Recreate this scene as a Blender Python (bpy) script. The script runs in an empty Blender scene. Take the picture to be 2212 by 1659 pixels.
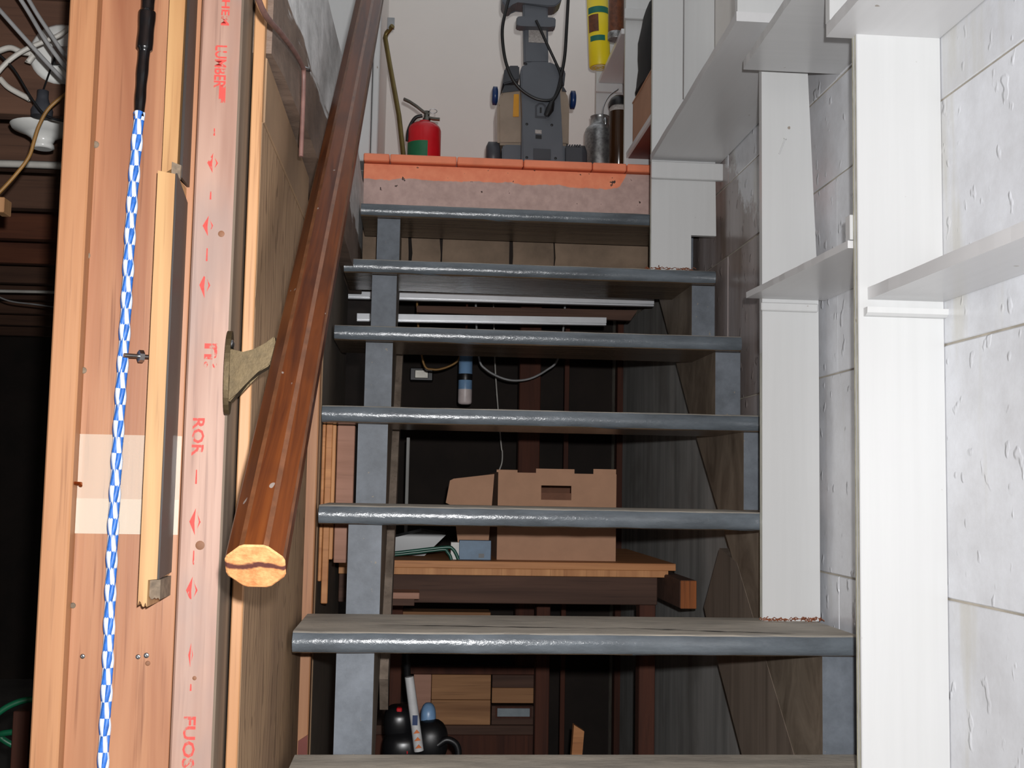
import bpy, bmesh, math, random
from mathutils import Vector, Matrix
random.seed(7)
sc = bpy.context.scene
COL = sc.collection

# ------------------------------------------------------------------ camera
F, CX, CY = 2500.0, 1106.0, 829.5           # focal length and centre in pixels of the 2212 x 1659 frame
EYE = Vector((0, 0, 1.0944))
YAW, PITCH, ROLL = 0.081, 0.0878, 0.0187
fw = Vector((math.sin(YAW)*math.cos(PITCH), math.cos(YAW)*math.cos(PITCH), math.sin(PITCH)))
r0 = Vector((math.cos(YAW), -math.sin(YAW), 0)); u0 = r0.cross(fw)
rt = math.cos(ROLL)*r0 + math.sin(ROLL)*u0; up = -math.sin(ROLL)*r0 + math.cos(ROLL)*u0
cd = bpy.data.cameras.new('camera'); cam = bpy.data.objects.new('camera', cd); COL.objects.link(cam)
cd.sensor_fit = 'HORIZONTAL'; cd.sensor_width = 36.0; cd.lens = F/2212.0*36.0
cd.clip_start = 0.02; cd.clip_end = 60
cam.matrix_world = Matrix(((rt.x, up.x, -fw.x, EYE.x), (rt.y, up.y, -fw.y, EYE.y), (rt.z, up.z, -fw.z, EYE.z), (0, 0, 0, 1)))
sc.camera = cam
# ------------------------------------------------------------------ world, flash, exposure
w = bpy.data.worlds.new('world'); sc.world = w; w.use_nodes = True
w.node_tree.nodes['Background'].inputs[0].default_value = (0.95, 0.97, 1.0, 1)
w.node_tree.nodes['Background'].inputs[1].default_value = 0.60  # even fill added to brighten the landing, standing for no seen source
fl = bpy.data.lights.new('camera_flash', 'POINT'); fl.energy = 178; fl.shadow_soft_size = 0.012; fl.color = (1.0, 0.995, 0.995)
flo = bpy.data.objects.new('camera_flash', fl); COL.objects.link(flo)
flo.location = EYE + rt*0.030 + up*0.062 - fw*0.01
sc.view_settings.view_transform = 'Standard'; sc.view_settings.look = 'None'
sc.view_settings.exposure = 0.0; sc.view_settings.gamma = 1.0; sc.view_settings.use_curve_mapping = False

# pixel of the photograph -> point of the place, on a plane whose position is known
def _ray(px, py): return fw + rt*((px-CX)/F) + up*((CY-py)/F)
def AY(px, py, y): d = _ray(px, py); return EYE + d*(y/d.y)
def AX(px, py, x): d = _ray(px, py); return EYE + d*(x/d.x)
def AZ(px, py, z): d = _ray(px, py); return EYE + d*((z-EYE.z)/d.z)

# ------------------------------------------------------------------ materials
def lin(c):
    return tuple((v/255/12.92 if v/255 <= 0.04045 else ((v/255+0.055)/1.055)**2.4) for v in c) + (1,)
MATS = {}
class NT:
    def __init__(s, name):
        m = bpy.data.materials.new(name); m.use_nodes = True; s.m = m; s.t = m.node_tree; s.b = s.t.nodes['Principled BSDF']; MATS[name] = m
    def n(s, typ, **kw):
        nd = s.t.nodes.new(typ)
        for k, v in kw.items(): setattr(nd, k, v)
        return nd
    def l(s, a, b): s.t.links.new(a, b)
    def coord(s, scale, rnd=True):
        tc = s.n('ShaderNodeTexCoord'); mp = s.n('ShaderNodeMapping'); mp.inputs['Scale'].default_value = scale
        s.l(tc.outputs['Object'], mp.inputs['Vector'])
        if rnd:
            oi = s.n('ShaderNodeObjectInfo'); ml = s.n('ShaderNodeMath', operation='MULTIPLY'); ml.inputs[1].default_value = 37.0
            s.l(oi.outputs['Random'], ml.inputs[0]); s.l(ml.outputs[0], mp.inputs['Location'])
        return mp.outputs[0]
    def noise(s, vec, scale=1.0, detail=4.0, rough=0.55, dist=0.0):
        n = s.n('ShaderNodeTexNoise'); n.inputs['Scale'].default_value = scale; n.inputs['Detail'].default_value = detail
        n.inputs['Roughness'].default_value = rough; n.inputs['Distortion'].default_value = dist
        if vec is not None: s.l(vec, n.inputs['Vector'])
        return n.outputs['Fac']
    def ramp(s, fac, stops):
        r = s.n('ShaderNodeValToRGB'); e = r.color_ramp.elements
        while len(e) < len(stops): e.new(0.5)
        for i, (p, c) in enumerate(stops): e[i].position = p; e[i].color = c
        s.l(fac, r.inputs[0]); return r.outputs[0]
    def mix(s, fac, a, b):
        m = s.n('ShaderNodeMix', data_type='RGBA')
        if isinstance(fac, float): m.inputs[0].default_value = fac
        else: s.l(fac, m.inputs[0])
        for k, v in ((6, a), (7, b)):
            if isinstance(v, tuple): m.inputs[k].default_value = v
            else: s.l(v, m.inputs[k])
        return m.outputs[2]
    def math(s, op, a, b=None):
        m = s.n('ShaderNodeMath', operation=op)
        for k, v in ((0, a), (1, b)):
            if v is None: continue
            if isinstance(v, (int, float)): m.inputs[k].default_value = v
            else: s.l(v, m.inputs[k])
        return m.outputs[0]
    def sstep(s, v, lo, hi):
        m = s.n('ShaderNodeMapRange', interpolation_type='SMOOTHSTEP'); m.inputs[1].default_value = lo; m.inputs[2].default_value = hi
        s.l(v, m.inputs[0]); return m.outputs[0]
    def pos(s):
        g = s.n('ShaderNodeNewGeometry'); x = s.n('ShaderNodeSeparateXYZ'); s.l(g.outputs['Position'], x.inputs[0]); return g, x
    def done(s, col, rough=0.6, bump=None, bs=0.2, bd=0.002, metal=0.0, spec=0.5, coat=0.0):
        if isinstance(col, tuple): s.b.inputs['Base Color'].default_value = col
        else: s.l(col, s.b.inputs['Base Color'])
        if isinstance(rough, float): s.b.inputs['Roughness'].default_value = rough
        else: s.l(rough, s.b.inputs['Roughness'])
        s.b.inputs['Metallic'].default_value = metal; s.b.inputs['Specular IOR Level'].default_value = spec
        s.b.inputs['Coat Weight'].default_value = coat
        if bump is not None:
            bm = s.n('ShaderNodeBump'); bm.inputs['Strength'].default_value = bs; bm.inputs['Distance'].default_value = bd
            s.l(bump, bm.inputs['Height']); s.l(bm.outputs[0], s.b.inputs['Normal'])
        return s.m

def wood(name, light, dark, axis='z', rough=0.6, knots=True, spec=0.4, fine=1.0, coat=0.0, contrast=1.0):
    t = NT(name); light = lin(light); dark = lin(dark)
    st = {'x': (1.2, 22, 22), 'y': (22, 1.2, 22), 'z': (22, 22, 1.2)}[axis]
    sf = {'x': (5, 160, 160), 'y': (160, 5, 160), 'z': (160, 160, 5)}[axis]
    a = t.noise(t.coord(st), 1.0, 3, 0.6, 0.6); b = t.noise(t.coord(sf), 1.0, 2, 0.6)
    h = 0.5/contrast
    c = t.ramp(a, [(max(0, 0.5-0.28*h*2), dark), (min(1, 0.5+0.2*h*2), light)])
    dk = tuple(v*0.72 for v in dark[:3])+(1,)
    c = t.mix(t.math('MULTIPLY', t.sstep(b, 0.55, 0.75), 0.5*fine), c, dk)
    big = t.noise(t.coord((2.2, 2.2, 2.2)), 1.0, 2)
    c = t.mix(t.math('MULTIPLY', t.sstep(big, 0.45, 0.75), 0.35), c, light)
    return t.done(c, rough, b, 0.15, 0.001, spec=spec, coat=coat)

def plain(name, c, rough=0.5, metal=0.0, var=0.15, sc_=14.0, spec=0.5, bump=0.0, coat=0.0):
    t = NT(name); c = lin(c); d = tuple(v*(1-var*2) for v in c[:3])+(1,)
    f = t.noise(t.coord((sc_,)*3), 1.0, 5, 0.6)
    col = t.ramp(f, [(0.3, d), (0.65, c)])
    return t.done(col, rough, f if bump else None, bump, 0.002, metal, spec, coat)

wood('stud_wood', (172, 126, 89), (148, 99, 66), 'z', 0.55, fine=1.5, contrast=1.35)
wood('panel_fir', (162, 116, 85), (129, 80, 56), 'z', 0.42, spec=0.5, fine=1.5, contrast=1.35)
wood('strip_pine', (177, 140, 95), (148, 105, 65), 'z', 0.5, fine=1.5, contrast=1.35)
wood('edge_pine', (183, 139, 98), (163, 116, 78), 'z', 0.5, fine=1.5, contrast=1.35)
wood('crate_wood', (170, 124, 84), (120, 80, 50), 'x', 0.7)
wood('bench_ply', (200, 140, 88), (160, 100, 58), 'x', 0.6)
wood('dark_bench', (92, 66, 54), (56, 38, 30), 'x', 0.8)
wood('dark_post', (84, 45, 30), (47, 23, 16), 'z', 0.8)
wood('joist_wood', (98, 69, 53), (62, 41, 32), 'x', 0.85)
wood('joist_red', (107, 61, 39), (66, 34, 23), 'x', 0.85)
wood('scrap_tan', (206, 150, 100), (160, 104, 62), 'z', 0.65)
wood('beam_end', (162, 93, 46), (70, 36, 17), 'z', 0.8)
wood('slat_pink', (176, 132, 112), (140, 100, 80), 'x', 0.7)
plain('crack_dark', (30, 26, 22), 0.9)
plain('knot_dark', (126, 85, 59), 0.7)
plain('splinter_grey', (120, 104, 86), 0.8, var=0.3, sc_=90)
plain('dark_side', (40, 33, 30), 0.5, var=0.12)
t = NT('red_ink'); n_ = t.noise(t.coord((150, 150, 90)), 1.0, 3, 0.6); t.done(lin((214, 70, 62)), 0.7); t.l(t.math('MULTIPLY', t.sstep(n_, 0.36, 0.52), 0.85), t.b.inputs['Alpha'])

def t_print_lumber():
    t = NT('pink_lumber')
    a = t.noise(t.coord((26, 26, 1.5)), 1.0, 3, 0.6, 0.5); b = t.noise(t.coord((170, 170, 6)), 1.0, 2)
    c = t.ramp(a, [(0.32, lin((134, 99, 84))), (0.64, lin((164, 132, 116)))])
    c = t.mix(t.math('MULTIPLY', t.sstep(b, 0.55, 0.72), 0.4), c, lin((108, 80, 69)))
    g = t.noise(t.coord((9, 9, 4)), 1.0, 4)
    c = t.mix(t.math('MULTIPLY', t.sstep(g, 0.5, 0.72), 0.55), c, lin((130, 114, 108)))
    ge, nx = t.pos(); sx = t.n('ShaderNodeSeparateXYZ'); t.l(ge.outputs['True Normal'], sx.inputs[0])
    grey = t.ramp(a, [(0.3, lin((86, 73, 62))), (0.7, lin((125, 110, 94)))])
    c = t.mix(t.math('GREATER_THAN', sx.outputs[0], 0.6), c, grey)       # weathered grey on the sawn narrow side
    t.done(c, 0.55, b, 0.12, 0.001)
t_print_lumber()

def t_plywood():
    t = NT('plywood_brown')
    wv = t.n('ShaderNodeTexWave', wave_type='BANDS', bands_direction='Y'); wv.inputs['Scale'].default_value = 5.0
    wv.inputs['Distortion'].default_value = 16.0; wv.inputs['Detail'].default_value = 2.5; wv.inputs['Detail Scale'].default_value = 1.2
    t.l(t.coord((0.5, 2.6, 0.8)), wv.inputs['Vector'])
    n = t.noise(t.coord((3, 6, 3)), 1.0, 4)
    c = t.ramp(n, [(0.3, lin((140, 112, 87))), (0.7, lin((169, 138, 106)))])
    c = t.mix(t.math('MULTIPLY', t.sstep(wv.outputs['Fac'], 0.80, 0.97), 0.6), c, lin((103, 79, 58)))
    t.done(c, 0.75, wv.outputs['Fac'], 0.12, 0.001, spec=0.3)
t_plywood()
plain('plate_wood', (153, 123, 94), 0.7, var=0.12, sc_=9)
plain('grey_ply', (101, 89, 76), 0.75, var=0.15)

def t_handrail():
    t = NT('rail_stain')
    a = t.noise(t.coord((60, 60, 3.5)), 1.0, 4, 0.6, 0.8)
    c = t.ramp(a, [(0.30, lin((50, 18, 5))), (0.6, lin((93, 46, 15))), (0.8, lin((102, 54, 20)))])
    s = t.noise(t.coord((75, 75, 50)), 1.0, 1, 0.4)
    c = t.mix(t.sstep(s, 0.765, 0.785), c, lin((130, 119, 112)))           # paint specks
    d = t.noise(t.coord((9, 9, 5)), 1.0, 3)
    c = t.mix(t.math('MULTIPLY', t.sstep(d, 0.52, 0.7), 0.6), c, lin((41, 18, 12)))
    t.done(c, 0.36, a, 0.05, 0.001, spec=0.22)
t_handrail()
plain('rail_arris', (107, 66, 41), 0.35, var=0.25, sc_=40)
def t_rail_end():
    t = NT('rail_endgrain')
    v = t.coord((1, 1, 1), rnd=False); sx = t.n('ShaderNodeSeparateXYZ'); t.l(v, sx.inputs[0])
    n = t.noise(t.coord((140, 140, 140)), 1.0, 4); n2 = t.noise(t.coord((46, 46, 46)), 1.0, 3)
    c = t.ramp(n, [(0.3, lin((171, 110, 64))), (0.7, lin((208, 152, 99)))])
    yy = t.math('ABSOLUTE', t.math('ADD', sx.outputs[1], t.math('MULTIPLY', t.math('SUBTRACT', n2, 0.44), 0.014)))
    c = t.mix(t.math('SUBTRACT', 1.0, t.sstep(yy, 0.0015, 0.0042)), c, lin((78, 38, 31)))
    t.done(c, 0.75, n, 0.4, 0.002)
t_rail_end()

def t_tread():
    t = NT('tread_paint')
    ge = t.n('ShaderNodeNewGeometry'); sx = t.n('ShaderNodeSeparateXYZ'); t.l(ge.outputs['True Normal'], sx.inputs[0])
    n = t.noise(t.coord((6, 20, 20)), 1.0, 5, 0.65); ch = t.noise(t.coord((24, 50, 50)), 1.0, 5, 0.7)
    paint = t.ramp(n, [(0.25, lin((70, 75, 80))), (0.7, lin((106, 114, 121)))])
    paint = t.mix(t.sstep(ch, 0.70, 0.73), paint, lin((45, 38, 33)))                 # chips
    dn = t.noise(t.coord((5, 16, 5)), 1.0, 5, 0.65)
    dust = t.ramp(dn, [(0.3, lin((150, 143, 132))), (0.7, lin((206, 196, 180)))])
    raw = t.ramp(t.noise(t.coord((3, 60, 60)), 1.0, 3), [(0.3, lin((73, 59, 47))), (0.7, lin((113, 96, 78)))])
    c = t.mix(t.math('MULTIPLY', t.sstep(sx.outputs[2], 0.75, 0.98), 0.9), paint, dust)   # dust and wear on the walked-on top
    c = t.mix(t.math('LESS_THAN', sx.outputs[2], -0.9), c, raw)
    rg = t.n('ShaderNodeMapRange'); rg.inputs[1].default_value = 0.7; rg.inputs[2].default_value = 0.98
    rg.inputs[3].default_value = 0.24; rg.inputs[4].default_value = 0.8
    t.l(sx.outputs[2], rg.inputs[0])
    t.done(c, rg.outputs[0], ch, 0.55, 0.003, spec=0.6)
t_tread()
def t_stringer():
    t = NT('stringer_paint')
    ge = t.n('ShaderNodeNewGeometry'); sx = t.n('ShaderNodeSeparateXYZ'); t.l(ge.outputs['True Normal'], sx.inputs[0])
    n = t.noise(t.coord((12, 12, 12)), 1.0, 6, 0.7)
    paint = t.ramp(n, [(0.3, lin((78, 84, 91))), (0.7, lin((110, 117, 126)))])
    sp = t.noise(t.coord((90, 90, 90)), 1.0, 2); paint = t.mix(t.sstep(sp, 0.73, 0.75), paint, lin((129, 120, 108)))
    r = t.noise(t.coord((30, 9, 5)), 1.0, 5, 0.65, 0.8)
    raw = t.ramp(r, [(0.3, lin((92, 80, 68))), (0.7, lin((150, 136, 120)))])
    c = t.mix(t.math('LESS_THAN', sx.outputs[1], -0.6), raw, paint)
    t.done(c, 0.55, n, 0.3, 0.002)
t_stringer()
wood('stringer_raw', (139, 124, 111), (91, 79, 68), 'z', 0.8)

def t_white(name, c, brush='z', rough=0.32):
    t = NT(name); s = {'z': (70, 70, 2.5), 'y': (70, 3, 70), 'x': (2.5, 70, 70)}[brush]
    n = t.noise(t.coord(s), 1.0, 3, 0.6); c = lin(c); d = tuple(v*0.965 for v in c[:3])+(1,)
    col = t.ramp(n, [(0.30, d), (0.70, c)])
    col = t.mix(t.sstep(t.noise(t.coord((40, 40, 40)), 1.0, 1), 0.80, 0.82), col, lin((150, 140, 130)))
    t.done(col, rough, n, 0.14, 0.001)
t_white('white_paint', (199, 200, 200)); t_white('white_shelf', (206, 206, 207), 'y', 0.28); t_white('white_brushed', (196, 197, 198), 'x', 0.22)
plain('wall_white', (222, 218, 213), 0.6, var=0.02, sc_=3)
plain('ply_edge', (190, 188, 168), 0.6, var=0.2, sc_=40)

def t_block():
    t = NT('painted_block')
    n = t.noise(t.coord((9, 9, 9)), 1.0, 7, 0.7); st = t.noise(t.coord((14, 9, 1.3)), 1.0, 4)
    pit = t.n('ShaderNodeTexVoronoi'); pit.inputs['Scale'].default_value = 55.0; t.l(t.coord((1, 1, 0.7)), pit.inputs['Vector'])
    c = t.ramp(n, [(0.25, lin((198, 199, 203))), (0.65, lin((223, 226, 232)))])
    c = t.mix(t.math('MULTIPLY', t.sstep(st, 0.56, 0.7), 0.55), c, lin((192, 188, 172)))
    oi = t.n('ShaderNodeObjectInfo'); c = t.mix(t.math('MULTIPLY', oi.outputs['Random'], 0.30), c, lin((176, 176, 178)))
    g, x = t.pos()
    # old mauve-grey undercoat showing where the white stops beside the upper treads
    lim = t.math('ADD', t.math('MULTIPLY', x.outputs[1], 0.84), -0.60)
    lo = t.sstep(t.math('SUBTRACT', t.math('ADD', lim, t.math('MULTIPLY', n, 0.30)), x.outputs[2]), 0.06, 0.10)
    und = t.ramp(st, [(0.35, lin((122, 108, 100))), (0.6, lin((155, 145, 143)))])
    far = t.sstep(x.outputs[1], 2.35, 2.40)
    c = t.mix(t.math('MULTIPLY', lo, far), c, und)
    lump = t.noise(t.coord((5, 5, 5)), 1.0, 2, 0.4); spk = t.noise(t.coord((38, 38, 26)), 1.0, 2, 0.4)
    h2 = t.math('ADD', t.math('MULTIPLY', lump, 1.2), t.math('MULTIPLY', t.sstep(spk, 0.64, 0.74), 0.35)); h2 = t.math('ADD', h2, t.math('MULTIPLY', n, 0.22))
    h = t.math('ADD', t.math('MULTIPLY', n, 1.0), t.math('MULTIPLY', t.sstep(pit.outputs['Distance'], 0.0, 0.25), 0.10))
    t.done(c, 0.26, h2, 0.5, 0.010)
t_block()
plain('mortar', (188, 180, 166), 0.6, var=0.2, bump=0.4)

def t_found():
    t = NT('foundation_concrete')
    g, x = t.pos(); n = t.noise(t.coord((10, 14, 24), False), 1.0, 6, 0.7); n2 = t.noise(t.coord((60, 8, 60), False), 1.0, 4)
    br = t.ramp(n, [(0.3, lin((92, 76, 66))), (0.7, lin((128, 108, 94)))])
    pt = t.ramp(n, [(0.3, lin((172, 172, 172))), (0.7, lin((226, 226, 226)))])
    m = t.sstep(t.math('ADD', x.outputs[2], t.math('MULTIPLY', t.math('SUBTRACT', n2, 0.5), 0.10)), 1.780, 1.795)
    t.done(t.mix(m, br, pt), 0.6, n, 0.5, 0.006)
t_found()
plain('concrete_brown', (150, 128, 108), 0.85, var=0.25, sc_=7, bump=0.5)
def t_greywall():
    t = NT('grey_panel'); a = t.noise(t.coord((16, 16, 1.4)), 1.0, 4, 0.6); n = t.noise(t.coord((3, 3, 3)), 1.0, 4)
    c = t.ramp(a, [(0.3, lin((135, 135, 132))), (0.7, lin((181, 179, 176)))])
    c = t.mix(t.math('MULTIPLY', t.sstep(n, 0.5, 0.7), 0.5), c, lin((120, 112, 105)))
    t.done(c, 0.8, a, 0.2, 0.002)
t_greywall()
def t_riser():
    t = NT('riser_paint'); g, x = t.pos(); n = t.noise(t.coord((7, 7, 7)), 1.0, 5, 0.6); n2 = t.noise(t.coord((40, 40, 40)), 1.0, 4)
    og = t.ramp(n2, [(0.3, lin((240, 136, 98))), (0.7, lin((250, 152, 112)))])
    mv = t.ramp(n2, [(0.3, lin((176, 148, 140))), (0.7, lin((198, 168, 160)))])
    h = t.math('ADD', x.outputs[2], t.math('MULTIPLY', t.math('SUBTRACT', n, 0.5), 0.05))
    h = t.math('ADD', h, t.math('MULTIPLY', t.sstep(x.outputs[0], 0.60, 0.68), -0.12))
    c = t.mix(t.sstep(h, 2.028, 2.032), mv, og)
    c = t.mix(t.sstep(n2, 0.70, 0.72), c, lin((70, 48, 40)))
    t.done(c, 0.5, n, 0.2, 0.002)
t_riser()
plain('orange_paint', (248, 142, 103), 0.5, var=0.08)
plain('floor_grey', (77, 72, 67), 0.8, var=0.2, sc_=4)
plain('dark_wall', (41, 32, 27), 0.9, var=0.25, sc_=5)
plain('cardboard', (176, 134, 106), 0.8, var=0.06, sc_=20)
plain('cardboard_in', (120, 80, 60), 0.85)
plain('tape_black', (16, 16, 18), 0.22, var=0.2, sc_=60, spec=0.6)
plain('rope_blue', (40, 104, 190), 0.5, var=0.2, sc_=160)
plain('rope_white', (196, 204, 220), 0.5, var=0.1, sc_=160)
plain('steel', (176, 178, 180), 0.3, 1.0)
plain('brass_dull', (81, 68, 46), 0.5, 0.7, var=0.14, sc_=130, bump=0.15)
plain('brass_rod', (120, 104, 60), 0.4, 0.7)
plain('aluminium', (214, 216, 220), 0.28, 0.25, var=0.05)
plain('red_enamel', (196, 22, 34), 0.25, var=0.08)
plain('green_label', (22, 104, 66), 0.5)
plain('chrome_dark', (120, 118, 112), 0.3, 1.0)
plain('vac_grey', (86, 90, 97), 0.42, var=0.05)
plain('vac_dark', (58, 60, 66), 0.45, var=0.05)
plain('vac_blue', (20, 51, 100), 0.35)
plain('vac_tank', (150, 134, 118), 0.25, var=0.12, sc_=9)
plain('vac_yellow', (214, 150, 40), 0.4)
plain('label_pale', (170, 164, 160), 0.5, var=0.2, sc_=180)
plain('rubber_black', (20, 20, 22), 0.4)
plain('plastic_black', (24, 24, 26), 0.3)
plain('bag_black', (14, 14, 15), 0.85)
plain('yellow_print', (232, 208, 18), 0.4, var=0.03)
plain('print_green', (20, 108, 92), 0.45)
plain('print_brown', (112, 62, 34), 0.5, var=0.3, sc_=70)
plain('paper_white', (216, 214, 210), 0.5)
plain('galvanised', (172, 172, 172), 0.32, 0.85, var=0.3, sc_=70)
plain('brown_glass', (58, 36, 20), 0.15)
plain('red_brown', (112, 44, 30), 0.5, var=0.15)
plain('porcelain', (216, 216, 212), 0.2, var=0.04)
plain('cable_white', (196, 192, 184), 0.5)
plain('cable_grey', (150, 150, 150), 0.5)
plain('cable_brown', (150, 110, 56), 0.5)
plain('cable_red', (126, 92, 84), 0.55, var=0.2, sc_=40)
plain('copper', (196, 120, 70), 0.3, 1.0)
plain('filter_blue', (128, 166, 206), 0.35)
plain('filter_white', (220, 206, 204), 0.4)
plain('carton_blue', (92, 120, 146), 0.5, var=0.15, sc_=30)
plain('tool_green', (34, 84, 70), 0.3)
plain('shaft_white', (206, 206, 206), 0.3)
plain('orange_mark', (214, 110, 40), 0.5)
plain('hose_green', (24, 110, 74), 0.4)
plain('rust_shavings', (150, 84, 50), 0.8, var=0.3, sc_=90)
plain('glass_jar', (150, 160, 166), 0.15)
t = NT('tape_glare'); t.done(lin((236, 224, 206)), 0.10, spec=0.6)
t.b.inputs['Alpha'].default_value = 0.22  # pale see-through tint stands in for flash glare on the tape

# ------------------------------------------------------------------ geometry helpers (all in metres of the place)
class MB:
    def __init__(s): s.v = []; s.f = []; s.sm = []
    def add(s, verts, faces, smooth=False):
        o = len(s.v); s.v += [Vector(v) for v in verts]
        for f in faces: s.f.append([o+i for i in f]); s.sm.append(smooth)
        return s
    def box(s, x0, x1, y0, y1, z0, z1, ch=0.0):
        if x0 > x1: x0, x1 = x1, x0
        if ch <= 0:
            v = [(x, y, z) for z in (z0, z1) for y in (y0, y1) for x in (x0, x1)]
            return s.add(v, [(0, 2, 3, 1), (4, 5, 7, 6), (0, 1, 5, 4), (2, 6, 7, 3), (0, 4, 6, 2), (1, 3, 7, 5)])
        bm = bmesh.new(); bmesh.ops.create_cube(bm, size=1)
        for v in bm.verts:
            v.co = Vector(((x0+x1)/2+v.co.x*(x1-x0), (y0+y1)/2+v.co.y*(y1-y0), (z0+z1)/2+v.co.z*(z1-z0)))
        bmesh.ops.bevel(bm, geom=list(bm.edges), offset=ch, segments=1, affect='EDGES')
        return s.bm(bm)
    def bm(s, bm, smooth=False):
        bm.verts.index_update(); s.add([v.co.copy() for v in bm.verts], [[v.index for v in f.verts] for f in bm.faces], smooth); bm.free(); return s
    def prism(s, poly, axis, a, b):
        """poly: 2-D outline in the two other axes (order y,z | x,z | x,y), extruded from a to b along axis"""
        ar = sum(poly[i][0]*poly[(i+1) % len(poly)][1]-poly[(i+1) % len(poly)][0]*poly[i][1] for i in range(len(poly)))
        if ar < 0: poly = poly[::-1]
        mk = {'x': lambda p, q: (q, p[0], p[1]), 'y': lambda p, q: (p[0], q, p[1]), 'z': lambda p, q: (p[0], p[1], q)}[axis]
        if a > b: a, b = b, a
        n = len(poly); v = [mk(p, a) for p in poly]+[mk(p, b) for p in poly]
        lo = list(range(n))[::-1]; hi = list(range(n, 2*n)); sd = [(i, (i+1) % n, n+(i+1) % n, n+i) for i in range(n)]
        if axis == 'y': lo = lo[::-1]; hi = hi[::-1]; sd = [f[::-1] for f in sd]
        return s.add(v, [lo, hi]+sd)
    def tube(s, pts, r, n=10, cap=True, smooth=True):
        pts = [Vector(p) for p in pts]; R = r if isinstance(r, (list, tuple)) else [r]*len(pts)
        rings = []; ref = None
        for i, p in enumerate(pts):
            d = (pts[min(i+1, len(pts)-1)]-pts[max(i-1, 0)]).normalized()
            if ref is None: ref = d.orthogonal().normalized()
            ref = (ref-d*ref.dot(d)).normalized(); b = d.cross(ref)
            rings.append([p+(ref*math.cos(2*math.pi*k/n)+b*math.sin(2*math.pi*k/n))*R[i] for k in range(n)])
        v = [q for rg in rings for q in rg]; f = []
        for i in range(len(pts)-1):
            for k in range(n): f.append((i*n+k, i*n+(k+1) % n, (i+1)*n+(k+1) % n, (i+1)*n+k))
        s.add(v, f, smooth)
        if cap: s.add(rings[0], [list(range(n))[::-1]]); s.add(rings[-1], [list(range(n))])
        return s
    def lathe(s, c, prof, n=24, axis=(0, 0, 1), smooth=True, cap=True):
        """prof: list of (radius, distance along axis) from c"""
        ax = Vector(axis).normalized(); e = ax.orthogonal().normalized(); b = ax.cross(e); c = Vector(c); v = []
        for r, h in prof:
            for k in range(n): v.append(c+ax*h+(e*math.cos(2*math.pi*k/n)+b*math.sin(2*math.pi*k/n))*max(r, 1e-5))
        f = [(i*n+k, i*n+(k+1) % n, (i+1)*n+(k+1) % n, (i+1)*n+k) for i in range(len(prof)-1) for k in range(n)]
        s.add(v, f, smooth)
        if cap:
            s.add(v[:n], [list(range(n))[::-1]]); s.add(v[-n:], [list(range(n))])
        return s
    def ob(s, name, mat, parent=None, base=False):
        me = bpy.data.meshes.new(name)
        lo = Vector((min(v.x for v in s.v), min(v.y for v in s.v), min(v.z for v in s.v))); hi = Vector((max(v.x for v in s.v), max(v.y for v in s.v), max(v.z for v in s.v)))
        c = (lo+hi)/2
        if parent is None: c.z = lo.z
        me.from_pydata([v-c for v in s.v], [], s.f); me.polygons.foreach_set('use_smooth', s.sm); me.update()
        if not isinstance(mat, (list, tuple)): mat = [mat]
        for m in mat: me.materials.append(MATS[m])
        o = bpy.data.objects.new(name, me); COL.objects.link(o)
        o.location = c - (WLOC[parent] if parent else Vector((0, 0, 0)))
        WLOC[o] = c
        if parent: o.parent = parent
        return o
WLOC = {}
def tag(o, label, cat, group=None, kind=None):
    o['label'] = label; o['category'] = cat
    if group: o['group'] = group
    if kind: o['kind'] = kind
    return o
def struct(o, label=None):
    o['kind'] = 'structure'
    if label: o['label'] = label
    return o
def thing(name, loc, label, cat, group=None):
    o = bpy.data.objects.new(name, None); COL.objects.link(o); o.location = loc; o.empty_display_size = 0.05; WLOC[o] = Vector(loc)
    return tag(o, label, cat, group)
def B(name, mat, x0, x1, y0, y1, z0, z1, parent=None, ch=0.0015): return MB().box(x0, x1, y0, y1, z0, z1, ch).ob(name, mat, parent)
def curve(pts, n=8):
    """Catmull-Rom through 3-D points"""
    P = [Vector(p) for p in pts]; P = [P[0]*2-P[1]]+P+[P[-1]*2-P[-2]]; out = []
    for i in range(1, len(P)-2):
        for k in range(n):
            t = k/n; a, b, c, d = P[i-1:i+3]
            out.append(0.5*((2*b)+(c-a)*t+(2*a-5*b+4*c-d)*t*t+(3*b-a-3*c+d)*t**3))
    return out+[P[-2]]

R_, T_, D3 = 0.2102, 0.25, 2.2656
def top(n): return R_*(n+2)
def nose(n): return D3+(n-3)*T_
LZ = top(8)                     # landing level 2.102
WX = 0.812                      # face of the block wall

# ================================================================== STRUCTURE
struct(B('floor', 'floor_grey', -3.2, 1.2, -1.0, 7.2, -0.1, 0.0, ch=0))
# block wall on the right, blocks laid in running bond with raked joints
wr = struct(B('wall_right', 'mortar', WX+0.0025, 1.1, 0.6, 4.95, 0.0, 3.0, ch=0))
zc_list = [0.155, 0.545, 0.935, 1.325, 1.715, 1.91, 2.105, 2.30, 2.495]
blk = {}
for k in range(len(zc_list)-1):
    z0, z1 = zc_list[k], zc_list[k+1]; off = 0.4*(k % 2)
    for j in range(0, 6):
        y0 = 0.98+0.8*j-off
        if y0+0.8 > 4.9 or y0 < 0.4: continue
        if y0 > 3.0 and z0 < 0.6: continue
        key = round(z1-z0, 3)
        if key not in blk:
            o = blk[key] = MB().box(0, 0.05, 0, 0.7994, 0, key-0.0035, 0.0015).ob('concrete_block', 'painted_block', wr)
        else:
            o = blk[key].copy(); COL.objects.link(o); o.parent = wr
        o.location = Vector((WX+0.025+random.uniform(-0.0012, 0.0012), y0+0.4, (z0+z1)/2))-WLOC[wr]
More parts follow.
